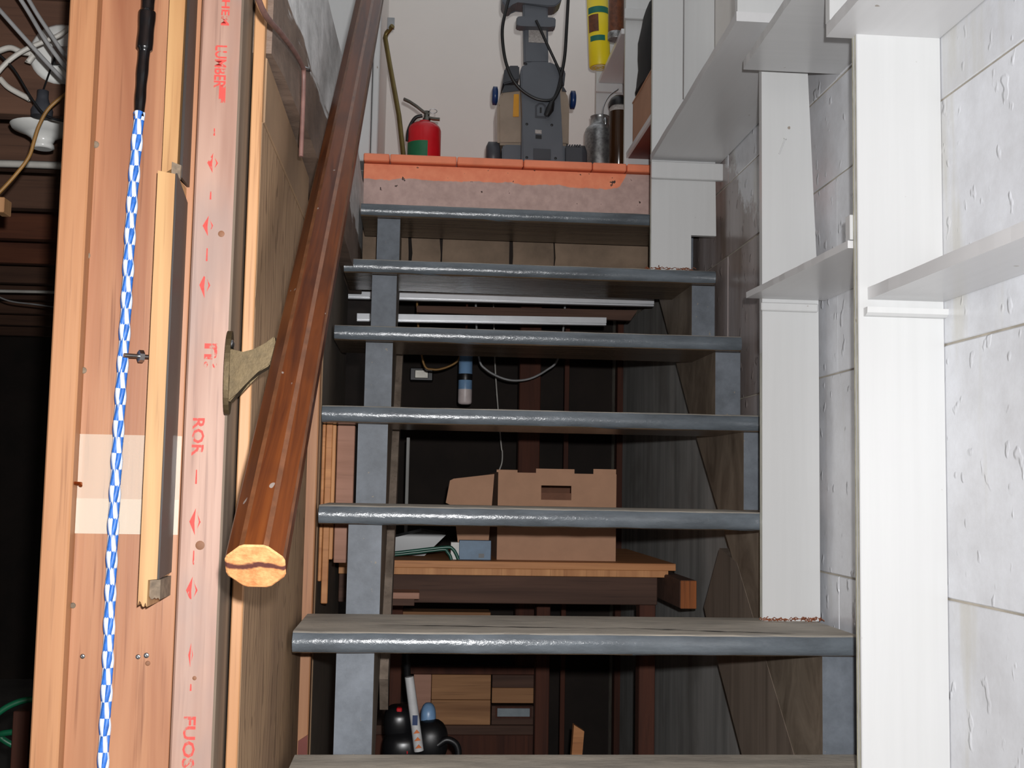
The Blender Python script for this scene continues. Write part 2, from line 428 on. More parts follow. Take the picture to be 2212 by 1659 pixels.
# smooth white-painted lining above the shelf line
struct(B('wall_right_lining', 'wall_white', WX-0.006, WX-0.001, 2.30, 4.58, LZ+0.0, 3.0), 'smooth white lining on the block wall above the landing')
struct(B('wall_back', 'wall_white', -0.60, 1.1, 4.56, 4.66, LZ-0.03, 3.4, ch=0), 'pale grey plaster wall behind the landing')
struct(B('wall_landing_left', 'wall_white', -0.60, -0.158, 3.70, 4.56, LZ, 3.4, ch=0), 'white wall at the left end of the landing')
for i, (xa, xb, ya) in enumerate(((-0.50, -0.212, 3.60), (-0.208, -0.172, 3.585), (-0.170, -0.150, 3.62))):
    struct(B('trim_%d' % (i+1), 'white_paint', xa, xb, ya, 3.70, LZ, 3.3, ch=0.003), 'white painted door casing beside the landing')
# foundation wall hanging above the partition on the left
fz = MB(); ys = [1.515+0.1*i for i in range(21)]
prof = [(-0.425, 1.662), (-0.178, 1.662), (-0.180, 1.75), (-0.182, 2.0), (-0.190, 2.018), (-0.425, 2.03)]
v = []; f = []
for i, y in enumerate(ys):
    tx = -0.026*max(0.0, min(1.0, (2.3-y)/0.78))
    for (x, z) in prof: v.append((x+(tx if x > -0.4 else 0)+(random.uniform(-.002, .002) if x > -0.4 else 0), min(y, 3.485), z+(random.uniform(-.003, .003) if x > -0.4 else 0)))
m = len(prof)
for i in range(len(ys)-1):
    for k in range(m): f.append((i*m+k, (i+1)*m+k, (i+1)*m+(k+1) % m, i*m+(k+1) % m))
f += [list(range(m)), [(len(ys)-1)*m+k for k in range(m)][::-1]]
fz.add(v, f); struct(fz.ob('wall_left_foundation', 'foundation_concrete'), 'brown concrete foundation wall painted white along its upper half')
# concrete header under the landing with cracks between its pieces
hd = struct(B('wall_under_landing', 'dark_wall', -0.35, WX, 3.69, 3.80, 1.74, 2.05, ch=0), 'cracked brown concrete face under the landing')
for x0, x1 in ((-0.34, -0.045), (-0.035, 0.055), (0.062, 0.285), (0.293, 0.42), (0.426, 0.80)):
    j = [random.uniform(-.006, .006) for _ in range(6)]
    MB().prism([(x0+j[0], 1.745), (x1+j[1], 1.745), (x1+j[2], 1.83), (x1+j[3], 1.90), (x0+j[4], 1.90), (x0+j[5], 1.83)], 'y', 3.665, 3.70).ob('concrete_piece', 'concrete_brown', hd)
# grey lining under the landing on the right, far and left walls of the cellar
struct(MB().prism([(2.3, 0.0), (4.47, 0.0), (4.47, 1.735), (3.58, 1.735), (2.9, 1.14), (2.3, 0.62)], 'x', 0.800, WX-0.0045).ob('wall_right_panel', 'grey_panel'), 'grey weathered panel lining the cellar wall under the stairs')
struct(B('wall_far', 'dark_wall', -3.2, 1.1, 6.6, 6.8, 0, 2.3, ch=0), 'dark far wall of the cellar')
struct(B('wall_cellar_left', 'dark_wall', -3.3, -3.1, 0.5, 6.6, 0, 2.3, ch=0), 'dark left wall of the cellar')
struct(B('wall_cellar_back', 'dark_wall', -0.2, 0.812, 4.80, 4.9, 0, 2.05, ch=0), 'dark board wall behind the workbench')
ce = struct(B('ceiling', 'joist_wood', -3.1, -0.51, 0.9, 6.6, 2.062, 2.09, ch=0), 'floorboards above the cellar')
for i in range(10):
    y = 2.35+0.42*i
    B('joist', 'joist_red' if i in (3, 4) else 'joist_wood', -3.0, -0.52, y, y+0.042, 1.822, 2.062, ce, 0.002)
cl2 = struct(B('ceiling_under_landing', 'joist_wood', -0.6, WX-0.01, 3.82, 4.78, 2.0, 2.05, ch=0), 'boards under the landing')
for i in range(2):
    B('joist', 'joist_wood', -0.55, WX-0.02, 4.0+0.45*i, 4.04+0.45*i, 1.80, 2.0, cl2, 0.002)

# unseen shell round camera and stairwell, added so world fill enters only from above
struct(B('wall_behind_unseen', 'dark_wall', -3.2, 1.1, -1.1, -1.0, 0, 2.1, ch=0), 'unseen dark cellar wall behind the viewer, added to block fill light')
struct(B('ceiling_front_unseen', 'joist_wood', -3.1, 1.1, -1.0, 0.9, 2.10, 2.13, ch=0), 'unseen boards over the near end of the cellar, added to block fill light')
struct(B('wall_stairwell_left_unseen', 'wall_white', -0.62, -0.52, 0.9, 3.6, 2.09, 3.6, ch=0), 'unseen white upper wall left of the stairwell, added to shape fill light')
struct(B('wall_stairwell_front_unseen', 'wall_white', -0.6, 1.1, 0.80, 0.9, 2.13, 3.6, ch=0), 'unseen white upper wall over the foot of the stairs, added to shape fill light')
# ------------------------------------------------------------------ landing
ld = thing('landing_platform', (0.3, 3.5, 2.0), 'wooden landing with orange and mauve painted front edge at the stair top', 'landing')
xs = [-0.186] + [AY(px, 350, 3.5).x for px in (842, 987, 1131, 1280, 1354)] + [0.80]
for a, b in zip(xs[:-1], xs[1:]):
    MB().box(a+0.0012, b-0.0012, 3.495, 4.55, 2.078, LZ, 0.003).ob('floorboard', 'orange_paint', ld)
B('riser', 'riser_paint', -0.184, 0.80, 3.512, 3.55, 1.8925, 2.074, ld, 0.001)
B('joist', 'joist_wood', -0.18, 0.80, 3.612, 3.645, 1.90, 2.075, ld, 0)
for px, py, s in ((1100, 385, 0.005), (1130, 395, 0.003)): pass

# ------------------------------------------------------------------ staircase
st = thing('staircase', (0.3, 1.3, 0), 'open-riser wooden staircase with worn grey painted treads', 'staircase')
leftpx = {2: (631, 1384), 3: (688, 1105), 4: (695, 891), 5: (722, 715), 6: (743, 570)}
def tread(n):
    y0 = nose(n); z1 = top(n); z0 = z1-0.037; d = 0.28
    xl = AY(*leftpx[n], y0).x if n in leftpx else -0.195
    xr = 0.789
    if n == 7: xl = -0.176
    if n == 3: xr = AY(1648, 1134, y0).x
    if n == 1: xl = AY(612, 1655, y0+0.1).x
    prof = []
    for k in range(7):
        a = math.pi*(0.5+k/6.0); prof.append((y0+0.014+math.cos(a)*0.014, (z0+z1)/2+math.sin(a)*0.0185*(1 if k not in (0, 6) else 1)))
    prof = [(y0+d, z1), *prof, (y0+d, z0)]
    n_ = 22; mb = MB(); v = []
    for i in range(n_+1):
        x = xl+(xr-xl)*i/n_; e = 0.006*0
        for (y, z) in prof:
            jy = random.uniform(-0.0009, 0.0009) if y < y0+0.02 else 0
            v.append((x, y+jy, z+(random.uniform(-.0006, .0006) if y < y0+0.05 else 0)))
    m = len(prof); f = []; sm = []
    for i in range(n_):
        for k in range(m): f.append((i*m+k, i*m+(k+1) % m, (i+1)*m+(k+1) % m, (i+1)*m+k))
    mb.add(v, f, True); mb.add(v[:m], [list(range(m))[::-1]]); mb.add(v[-m:], [list(range(m))])
    o = mb.ob('tread', 'tread_paint', st)
    for p in o.data.polygons:                    # flat top, underside and back stay flat
        if abs(p.normal.z) > 0.97 or p.normal.y > 0.5: p.use_smooth = False
    return o
def crack(tr, n, px0, py0, px1, py1):
    a = AZ(px0, py0, top(n)); b = AZ(px1, py1, top(n)); k = 26; L = []; Rr = []
    for i in range(k+1):
        s_ = i/k; y = a.y+(b.y-a.y)*s_+random.uniform(-.0025, .0025); x = a.x+(b.x-a.x)*s_; wd = .0045*math.sin(math.pi*s_)*random.uniform(.3, 1.2)+.0002
        L.append((x, y-wd, top(n)+.0009)); Rr.append((x, y+wd, top(n)+.0009))
    MB().add(L+Rr, [(i, i+1, k+2+i, k+1+i) for i in range(k)]).ob('crack', 'crack_dark', tr)
for n in range(-1, 8):
    o = tread(n)
    if n == 2: crack(o, 2, 800, 1350, 1330, 1359); crack(o, 2, 1300, 1356, 1720, 1370)
def stringer(xa, xb, depth_fn, name='stringer'):
    pts = []
    for n in range(-1, 8):                        # sawtooth: up under each tread, then back along its underside
        yf = nose(n)+0.032; pts.append((yf, max(0.0, top(n-1)))); pts.append((yf, top(n)-0.038))
    pts.append((3.60, top(7)-0.038))
    pts += depth_fn
    return MB().prism(pts, 'x', xa, xb).ob(name, 'stringer_paint', st)
stringer(-0.129, -0.064, [(3.60, 1.76), (3.483, 1.66), (3.072, 1.29), (2.69, 0.96), (1.60, 0.0), (1.35, 0.0)])
stringer(0.731, 0.794, [(3.60, 1.79), (3.483, 1.685), (3.072, 1.302), (2.966, 1.211), (2.688, 0.979), (1.55, 0.0), (1.35, 0.0)])
MB().prism([(2.75, 0.955), (2.899, 0.801), (2.87, 0.77), (2.567, 0.523), (2.0, 0.0), (1.5, 0.0), (2.60, 0.93)], 'x', 0.7302, 0.790).ob('stringer_brace', 'stringer_raw', st)
MB().prism([(2.40, 0.70), (3.35, 1.54), (3.42, 1.46), (2.50, 0.62)], 'x', -0.0635, -0.046).ob('stringer_brace', 'stringer_raw', st)

# ------------------------------------------------------------------ partition at the left
PXF = -0.212
wl = struct(B('wall_left', 'plywood_brown', PXF-0.013, PXF, 1.5, 2.283, 0.0, 1.563, ch=0.001), 'plywood-faced partition with bare stud end on the left')
B('top_plate', 'plate_wood', PXF-0.014, PXF+0.001, 1.515, 2.12, 1.566, 1.655, wl)
B('plywood_edge_strip', 'edge_pine', PXF-0.0145, PXF-0.0005, 1.494, 1.513, 0.0, 2.05, wl)
def at142(px, py): return AY(px, py, 1.42).x
B('stud', 'stud_wood', -0.434, -0.4015, 1.400, 1.49, 0.0, 2.05, wl, 0.002)
B('jamb_board', 'panel_fir', -0.4015, -0.281, 1.420, 1.44, 0.0, 2.05, wl, 0.001)
B('stud', 'pink_lumber', -0.280, -0.2295, 1.420, 1.51, 0.0, 2.05, wl, 0.0025)
zt = lambda py: AY(340, py, 1.36).z
# broken stop strip nailed on the jamb board, in two lengths
def jag(x0, x1, z, n, amp): return [(x0+(x1-x0)*i/n, z+random.uniform(-amp, amp)) for i in range(n+1)]
up_ = MB().prism([(-0.3090, zt(372)), (-0.2915, zt(350)), (-0.2890, 2.05), (-0.3090, 2.05)], 'y', 1.372, 1.4195).ob('stop_strip', 'strip_pine', wl)
B('strip_side', 'dark_side', -0.2888, -0.2855, 1.374, 1.4195, zt(375), 2.05, up_, 0)
lo_ = MB().prism(jag(-0.3090, -0.2990, zt(1303), 6, 0.004)+[(-0.2988, zt(1252)), (-0.2890, zt(1250)), (-0.2890, zt(378)), (-0.3090, zt(372))], 'y', 1.352, 1.4195).ob('stop_strip', 'strip_pine', wl)
MB().prism([(1.353, zt(1250)), (1.4195, zt(1244)), (1.4195, zt(410)), (1.353, zt(376))], 'x', -0.2888, -0.2868).ob('strip_side', 'dark_side', lo_)
MB().prism(jag(-0.2990, -0.2870, zt(1292), 6, 0.003)+[(-0.2870, zt(1252)), (-0.2987, zt(1254))], 'y', 1.362, 1.4195).ob('splintered_end', 'splinter_grey', lo_)
MB().prism([(-0.2965, zt(392)), (-0.2865, zt(380)), (-0.2855, zt(352)), (-0.2965, zt(345))], 'y', 1.366, 1.3722).ob('splintered_end', 'splinter_grey', up_)
# threaded bolt with a nut sticking out of the strip's left side
p0 = AY(322, 771, 1.40); p1 = AY(268, 767, 1.385)
bo = MB().tube([p0, p1], 0.0026, 10).ob('bolt', 'steel', wl)
c = p0.lerp(p1, 0.33); MB().lathe(c, [(0.0075, -0.0028), (0.0075, 0.0028)], 6, p1-p0, False).ob('nut', 'steel', bo)
# nails, screw heads and knots
for px, py, r, mt in ((178, 1418, .003, 'steel'), (298, 1419, .003, 'steel'), (316, 1416, .0033, 'steel'), (319, 1433, .003, 'knot_dark'), (157, 1308, .0035, 'splinter_grey'), (187, 552, .0045, 'splinter_grey'), (185, 92, .005, 'splinter_grey'), (206, 312, .0045, 'splinter_grey'), (180, 800, .004, 'splinter_grey')):
    p = AY(px, py, 1.4195); MB().lathe(p+Vector((0, 0.0004, 0)), [(r, 0), (r*0.8, 0.0012), (r*0.2, 0.0008)], 12, (0, -1, 0)).ob('nail_head' if mt == 'steel' else 'plug', mt, wl)
for px, py, r in ((478, 505, .004), (432, 1178, .0055), (420, 1465, .0025)):
    p = AY(px, py, 1.4195); MB().lathe(p+Vector((0, 0.0003, 0)), [(r, 0), (r*0.7, 0.0006), (r*0.2, 0.0006)], 14, (0, -1, 0)).ob('knot', 'knot_dark', wl)
p = AY(150, 1043, 1.414); MB().tube([p, AY(175, 1045, 1.404), AY(174, 1049, 1.402)], 0.0022, 8).ob('bent_nail', 'copper', wl)
# clear tape round the jamb board, its pale layers painting the flash glare
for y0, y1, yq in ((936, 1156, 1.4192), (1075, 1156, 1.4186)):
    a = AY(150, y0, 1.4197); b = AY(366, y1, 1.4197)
    MB().box(-0.401, -0.2815, yq, yq+.0004, b.z+0.0005, a.z-0.0005).ob('tape_glare', 'tape_glare', wl)
# red grade stamp down the lumber
def stamp(txt, px, py0, py1, h, flip=1):
    cu = bpy.data.curves.new('stamp', 'FONT'); cu.body = txt; cu.size = 1; cu.extrude = 0.0; cu.resolution_u = 2; cu.offset = 0.025
    to = bpy.data.objects.new('tmp', cu); COL.objects.link(to); dg = bpy.context.evaluated_depsgraph_get()
    me = bpy.data.meshes.new_from_object(to.evaluated_get(dg)); vs = [v.co.copy() for v in me.vertices]; fs = [list(p.vertices) for p in me.polygons]
    bpy.data.objects.remove(to)
    x0 = min(v.x for v in vs); x1 = max(v.x for v in vs); y0 = min(v.y for v in vs); y1 = max(v.y for v in vs)
    a = AY(px, py0, 1.4196); b = AY(px, py1, 1.4196); L = a.z-b.z; cx = (a.x+b.x)/2
    mb = MB(); out = []
    for v in vs:
        s = (v.x-x0)/(x1-x0); q = (v.y-y0)/(y1-y0)-0.5
        out.append((cx+flip*q*h, 1.4194, a.z-s*L if flip > 0 else b.z+s*L))
    mb.add(out, fs); return mb.ob('red_stamp', 'red_ink', wl)
def diamond(px, py, h, wd):
    p = AY(px, py, 1.4194); H = h/2*1.42/F; W = wd/2*1.42/F
    MB().prism([(p.x, p.z+H), (p.x-W, p.z), (p.x-0.15*W, p.z-H*.1)], 'y', 1.4192, 1.4196).prism([(p.x+0.2*W, p.z+H*.75), (p.x+0.35*W, p.z+H*.5), (p.x+0.9*W, p.z), (p.x+0.35*W, p.z-H*.5), (p.x+0.6*W, p.z)], 'y', 1.4192, 1.4196).prism([(p.x-W, p.z), (p.x, p.z-H), (p.x-0.15*W, p.z-H*.1)], 'y', 1.4192, 1.4196).ob('red_stamp', 'red_ink', wl)
def dash(px, py, h):
    p = AY(px, py, 1.4194); H = h/2*1.42/F
    MB().prism([(p.x-.001, p.z-H), (p.x+.001, p.z-H), (p.x+.0006, p.z+H), (p.x-.0006, p.z+H)], 'y', 1.4192, 1.4196).ob('red_stamp', 'red_ink', wl)
stamp('HEM', 487, 0, 55, .010); stamp('LUMBER', 476, 98, 190, .0145); stamp('I', 480, 185, 222, .008)
stamp('n:', 455, 742, 795, .016); stamp('ROR', 428, 903, 985, .0145); stamp('FUOS', 408, 1548, 1659, .0145)
for px, py, h, wd in ((460, 352, 44, 24), (450, 488, 44, 24), (443, 616, 56, 24), (422, 1127, 56, 25), (415, 1275, 56, 25), (412, 1415, 50, 10)): diamond(px, py, h, wd)
for px, py, h in ((463, 285, 16), (455, 422, 18), (447, 550, 28), (424, 1030, 30), (418, 1205, 30), (412, 1485, 14)): dash(px, py, h)
# far end of the partition: stud and second sheet
B('stud', 'stud_wood', -0.25, -0.1935, 2.295, 2.335, 0.0, 1.655, wl, 0.002)
B('plywood_panel', 'grey_ply', -0.226, -0.2095, 2.56, 3.35, 0.0, 1.65, wl, 0.001)
B('stud', 'edge_pine', -0.255, -0.2265, 2.545, 2.585, 0.0, 1.65, wl, 0.002)
B('stud', 'plate_wood', -0.2275, -0.2095, 2.548, 2.558, 0.0, 1.65, wl, 0.001)
MB().prism([(-0.212, 0.60), (-0.194, 0.612), (-0.194, 0.545), (-0.212, 0.552)], 'y', 2.292, 2.2955).ob('stain_knot', 'red_brown', wl)
# offcuts pinned under the fourth step, between sheet and stringer
tag(B('tan_offcut', 'scrap_tan', AY(706, 1000, 2.62).x, AY(725, 1000, 2.62).x, 2.61, 2.66, AY(715, 1208, 2.62).z, top(4)-0.0385), 'narrow tan offcut standing next to the pinkish offcut', 'offcut')
tag(B('pink_offcut', 'slat_pink', AY(727, 1000, 2.62).x, AY(765, 1000, 2.62).x, 2.62, 2.66, AY(745, 1216, 2.62).z, top(4)-0.0385), 'wide pinkish red-stained offcut beside the grey stringer', 'offcut')
for i, (a, b, y1) in enumerate(((692, 699, 1255), (700, 714, 1303))):
    tag(B('plywood_strip', 'bench_ply', AY(a, 1100, 2.60).x, AY(b, 1100, 2.60).x, 2.59, 2.60, AY(700, y1, 2.6).z, top(4)-0.0385), ('short thin plywood strip against the far partition stud', 'longer plywood strip with layered edge left of the tan offcut')[i], 'strip')

# ------------------------------------------------------------------ rope
rpx = [(322, -30), (316, 60), (307, 160), (300, 255), (292, 350), (283, 470), (276, 600), (268, 740), (262, 830), (253, 980), (245, 1130), (238, 1290), (232, 1450), (222, 1659), (214, 1780)]
rp = [AY(px, py, 1.398 if py < 700 else 1.404) for px, py in rpx]
path = curve(rp, 30)
rope = thing('rope', tuple(rp[-1]), 'blue and white braided rope hanging down the jamb, wrapped in black tape', 'rope')
ip = 90
seg = path[ip-4:]
d_acc = 0; strands = [[] for _ in range(6)]
for i, p in enumerate(seg):
    if i: d_acc += (p-seg[i-1]).length
    for k in range(6):
        sgn = 1 if k % 2 == 0 else -1
        a = sgn*d_acc*2*math.pi/0.115+(k//2)*math.pi*2/3+(math.pi/3 if sgn < 0 else 0)
        rr = 0.0033+0.0005*math.cos(3*a)*sgn
        strands[k].append(p+Vector((math.cos(a)*rr, math.sin(a)*rr, 0)))
def resample(pl, step):
    out = [pl[0]]; acc = 0
    return pl
for k in range(6):
    MB().tube(strands[k], 0.0034, 8).ob('strand', 'rope_blue' if k % 2 else 'rope_white', rope)
tp = path[:ip]
rad = []
for i in range(len(tp)):
    s = i/len(tp); rr = 0.0085-0.0022*s + 0.0003*math.sin(i*0.35)
    if s < 0.50 and s > 0.2: rr += 0.0022
    rad.append(rr)
MB().tube(tp, rad, 12).ob('tape_wrap', 'tape_black', rope)

# ------------------------------------------------------------------ handrail
ra = AY(552, 1223, 1.10); dirn = Vector((0.004, T_, R_)).normalized()
Lr = 2.75
hr = thing('handrail', tuple(ra), 'octagonal dark red-brown wooden handrail on a brass bracket', 'handrail')
e1 = Vector((1, 0, 0)); e1 = (e1-dirn*e1.dot(dirn)).normalized(); e2 = dirn.cross(e1)     # e2 points away from the stairs' upper side
rr = 0.0272/math.cos(math.pi/8)
oct_ = [(math.cos(math.pi/8+k*math.pi/4)*rr*1.02, math.sin(math.pi/8+k*math.pi/4)*rr*1.0) for k in range(8)]
def rail_mesh():
    o2 = []
    for i in range(8):                                     # soften each arris
        a = Vector(oct_[i]); b = Vector(oct_[(i+1) % 8]); o2 += [a.lerp(b, 0.12), a.lerp(b, 0.88)]
    v = []; n = len(o2)
    for s in (0, Lr): v += [Vector((p.x, p.y, s)) for p in o2]
    f = [(i, (i+1) % n, n+(i+1) % n, n+i) for i in range(n)]
    me = bpy.data.meshes.new('rail'); me.from_pydata(v, [], f+[list(range(n, 2*n))]); me.update(); me.materials.append(MATS['rail_stain']); me.materials.append(MATS['rail_arris'])
    for i in range(1, n, 2): me.polygons[i].material_index = 1
    o = bpy.data.objects.new('rail', me); COL.objects.link(o); o.parent = hr
    RM = Matrix(((e1.x, e2.x, dirn.x, 0), (e1.y, e2.y, dirn.y, 0), (e1.z, e2.z, dirn.z, 0), (0, 0, 0, 1))); o.matrix_local = RM
    me2 = bpy.data.meshes.new('sawn_end'); m = len(o2)
    # slightly worn rim and a faintly domed sawn face
    v2 = [Vector((p.x*0.995, p.y*0.995, 0)) for p in o2]+[Vector((p.x*0.93, p.y*0.93, -0.0012)) for p in o2]
    me2.from_pydata(v2, [], [((i+1) % m, i, m+i, m+(i+1) % m) for i in range(m)]+[list(range(m, 2*m))[::-1]]); me2.update(); me2.materials.append(MATS['rail_endgrain'])
    q = bpy.data.objects.new('sawn_end', me2); COL.objects.link(q); q.parent = hr; q.matrix_local = RM; q['label'] = 'pale sawn end with a dark streak'
rail_mesh()
# brass bracket: oval wall plate and curved web reaching the rail
bz0 = AX(497, 897, -0.224).z; bz1 = AX(497, 712, -0.224).z; by = AX(497, 800, -0.224).y
oval = [(by+math.cos(a)*0.017, (bz0+bz1)/2+math.sin(a)*(bz1-bz0)/2) for a in [2*math.pi*k/28 for k in range(28)]]
br = MB().prism(oval, 'x', -0.2285, -0.2225).ob('bracket', 'brass_dull', hr)
web = [(500, 742), (508, 760), (528, 766), (552, 760), (574, 745), (596, 728), (600, 770), (585, 792), (560, 806), (535, 826), (515, 852), (503, 872)]
wp = [AY(px, py, by) for px, py in web]; wp = [(p.x-0.003 if i in (0, 11, 1) else p.x, p.z) for i, p in enumerate(wp)]
bmw = bmesh.new(); mbw = MB().prism(wp, 'y', by-0.013, by+0.013)
vs = [bmw.verts.new(v) for v in mbw.v]
for ff in mbw.f: bmw.faces.new([vs[i] for i in ff])
bmesh.ops.bevel(bmw, geom=list(bmw.edges), offset=0.0018, segments=2, affect='EDGES')
MB().bm(bmw).ob('bracket_arm', 'brass_dull', br)
MB().lathe((-0.2225, by-0.004, bz1-0.017), [(0.006, 0), (0.005, 0.002), (0.001, 0.003)], 14, (1, 0, 0)).ob('screw', 'steel', br)

# conduit clipped to the foundation wall
cp = [AX(px, py, -0.190) for px, py in ((545, -40), (572, 30), (607, 72), (635, 110), (652, 140), (656, 160), (654, 240), (650, 325))]
cp[-1] = AX(650, 338, -0.190)
co = thing('wall_cable', tuple(cp[-1]), 'paint-smeared reddish cable clipped to the brown foundation wall', 'cable')
MB().tube(curve(cp, 6), 0.0037, 8).ob('sheath', 'cable_red', co)
c = AX(655, 150, -0.193); MB().tube([c+Vector((0.0, -.008, .002)), c+Vector((.010, -.006, 0)), c+Vector((.010, .006, 0)), c+Vector((0, .008, .002))], 0.0014, 6).ob('clip', 'steel', co)

# ------------------------------------------------------------------ shelving on the right
sh = thing('shelving_unit', (0.75, 2.27, 0.84), 'white painted plywood shelving stepping up the block wall beside the stairs', 'shelving')
def upright(poly, y, th=0.018):
    o = MB().prism(poly, 'y', y, y+th).ob('upright', 'white_paint', sh)
    x0 = min(p[0] for p in poly); zs = [p[1] for p in poly if abs(p[0]-x0) < 0.004]
    return o
def ply_edge(x, y, z0, z1, par, th=0.018):
    for i in range(4):
        B('ply_layer', 'ply_edge' if i % 2 else 'white_paint', x-0.0012, x-0.0001-(0.0006 if i % 2 else 0), y+0.0005+i*th/4, y+(i+1)*th/4-0.0006, z0, z1, par, 0)
s0z = 1.815; s1bz = 1.392; s1z = 1.477; s2z = 1.915; s3z = 1.987
u1y, u2y, u3y, u5y, u6y = 1.722, 2.245, 3.05, 3.60, 4.10
x1 = AY(1857, 800, u1y).x
o = upright([(x1, top(0)), (WX-.001, top(0)), (WX-.001, s0z), (x1, s0z)], u1y, 0.02); ply_edge(x1, u1y, top(0), s0z, o, 0.02)
x2 = AY(1648, 800, u2y).x
o = upright([(x2, top(2)), (AY(1772, 1350, u2y).x, top(2)), (AY(1768, 650, u2y).x, s1z), (AY(1745, 160, u2y).x, s2z+0.03), (AY(1745, 160, u2y).x, 2.6), (x2-.004, 2.6)], u2y); ply_edge(x2, u2y, top(2), s2z+.03, o)
x3 = AY(1408, 450, u3y).x
o = upright([(x3, top(6)), (AY(1493, 540, u3y).x, top(6)), (AY(1493, 510, u3y).x, AY(1493, 508, u3y).z), (AY(1547, 510, u3y).x, AY(1547, 510, u3y).z), (AY(1545, 390, u3y).x, s3z), (x3, s3z)], u3y); ply_edge(x3, u3y, top(6), s3z, o)
o = upright([(x3, s3z+0.019), (AY(1475, 100, u3y).x, s3z+0.019), (AY(1475, 100, u3y).x, 2.9), (x3, 2.9)], u3y); ply_edge(x3, u3y, s3z+.019, 2.9, o)
x5 = AY(1350, 250, u5y).x
o = upright([(x5, LZ), (0.80, LZ), (0.80, 3.1), (x5, 3.1)], u5y); ply_edge(x5, u5y, LZ, 3.1, o)
x6 = AY(1288, 250, u6y).x
o = upright([(x6, LZ), (0.80, LZ), (0.80, 3.2), (x6, 3.2)], u6y); ply_edge(x6, u6y, LZ, 3.2, o)
o = upright([(AY(1478, 100, 3.10).x, s3z+0.019), (WX-.008, s3z+0.019), (WX-.008, 2.9), (AY(1478, 100, 3.10).x, 2.9)], 3.10)
o = upright([(AY(1792, 30, u1y).x, s0z+0.021), (WX-.001, s0z+0.021), (WX-.001, 2.4), (AY(1792, 30, u1y).x, 2.4)], u1y)
u4y = 2.13; x4 = AY(1593, 20, u4y).x
o = upright([(x4, s3z+0.019), (0.80, s3z+0.019), (0.80, 2.9), (x4, 2.9)], u4y)
def shelf(xa, ya, xb, yb, z, th=0.018, mat='white_shelf'):
    """far-left corner (xa,ya), near-left corner (xb,yb), right side at the wall"""
    n = 16; mb = MB(); v = []
    for i in range(n+1):
        s = i/n; x = xa+(xb-xa)*s; y = ya+(yb-ya)*s; j = random.uniform(-.0005, .0005)
        v += [(x+j, y, z), (WX-.0015, y, z), (WX-.0015, y, z+th), (x+j*1.3, y, z+th)]
    f = []
    for i in range(n):
        a = i*4; b = a+4
        f += [(a, a+1, b+1, b), (a+1, a+2, b+2, b+1), (a+2, a+3, b+3, b+2), (a+3, a, b, b+3)]
    f += [(3, 2, 1, 0), (n*4, n*4+1, n*4+2, n*4+3)]
    return mb.add(v, f).ob('shelf', mat, sh)
shelf(0.632, u1y+0.018, 0.622, 1.05, s0z, 0.020)
shelf(AY(1875, 655, u1y).x, u1y-0.0005, AY(1875, 655, u1y).x+0.004, 1.10, s1bz, 0.019)
shelf(AY(1612, 648, u2y).x, u2y-0.001, 0.668, u1y+0.024, s1z, 0.012)
shelf(0.618, 2.16, 0.604, u1y+0.03, s2z, 0.018, 'white_brushed')
shelf(x3-0.002, u3y+0.016, 0.588, 2.10, s3z, 0.019)
# shelves on the landing
def shelf2(xa, ya, yb, z, th=0.018, mat='white_shelf'):
    return B('shelf', mat, xa, 0.803, yb, ya, z, z+th, sh, 0.0015)
z56 = AY(1297, 178, u6y-0.02).z
shelf2(x6+0.006, u6y-0.001, u5y+0.02, z56)
z35 = AY(1357, 342, u5y).z
o = shelf2(x5+0.004, u5y-0.001, u3y+0.02, z35); B('painted_underside', 'red_brown', x5+0.012, 0.802, u3y+0.022, u5y-0.003, z35-0.0012, z35-0.0001, o, 0)
z35b = AY(1403, 95, u3y+0.02).z
# cleats
def cleat(px0, py0, px1, py1, y, th=0.018, rnd=False):
    a = AY(px0, py0, y-th); b = AY(px1, py1, y-th)
    if rnd:
        h = a.z-b.z; prof = [(y-0.0002, b.z), (y-th*.55, b.z+h*.05), (y-th*.9, b.z+h*.35), (y-th, b.z+h), (y-0.0002, b.z+h)]
        return MB().prism(prof, 'x', a.x, b.x).ob('cleat', 'white_paint', sh)
    return B('cleat', 'white_paint', a.x, b.x, y-th, y-0.0003, b.z, a.z, sh, 0.002)
cleat(1874, 662, 2053, 686, u1y, 0.016, True)
cleat(1645, 652, 1768, 674, u2y, 0.012)
o = cleat(1408, 347, 1563, 390, u3y, 0.018)
cleat(1350, 17, 1402, 42, u5y, 0.018)
cleat(1288, 178, 1345, 200, u6y, 0.018)
c = AY(1840, 490, u1y+0.03)
B('cleat', 'white_paint', c.x-0.006, c.x+0.02, u1y+0.022, u1y+0.042, AY(1840, 520, u1y+.03).z, AY(1840, 466, u1y+.03).z, sh, 0.001)
nl = [AY(1683, 333, u2y-.001), AY(1690, 315, u2y-.002), AY(1696, 300, u2y-.002)]
MB().tube(nl, .0013, 6).lathe(nl[-1], [(.0035, -.001), (.0035, .001)], 8, nl[-1]-nl[0]).ob('bent_nail', 'white_paint', sh)
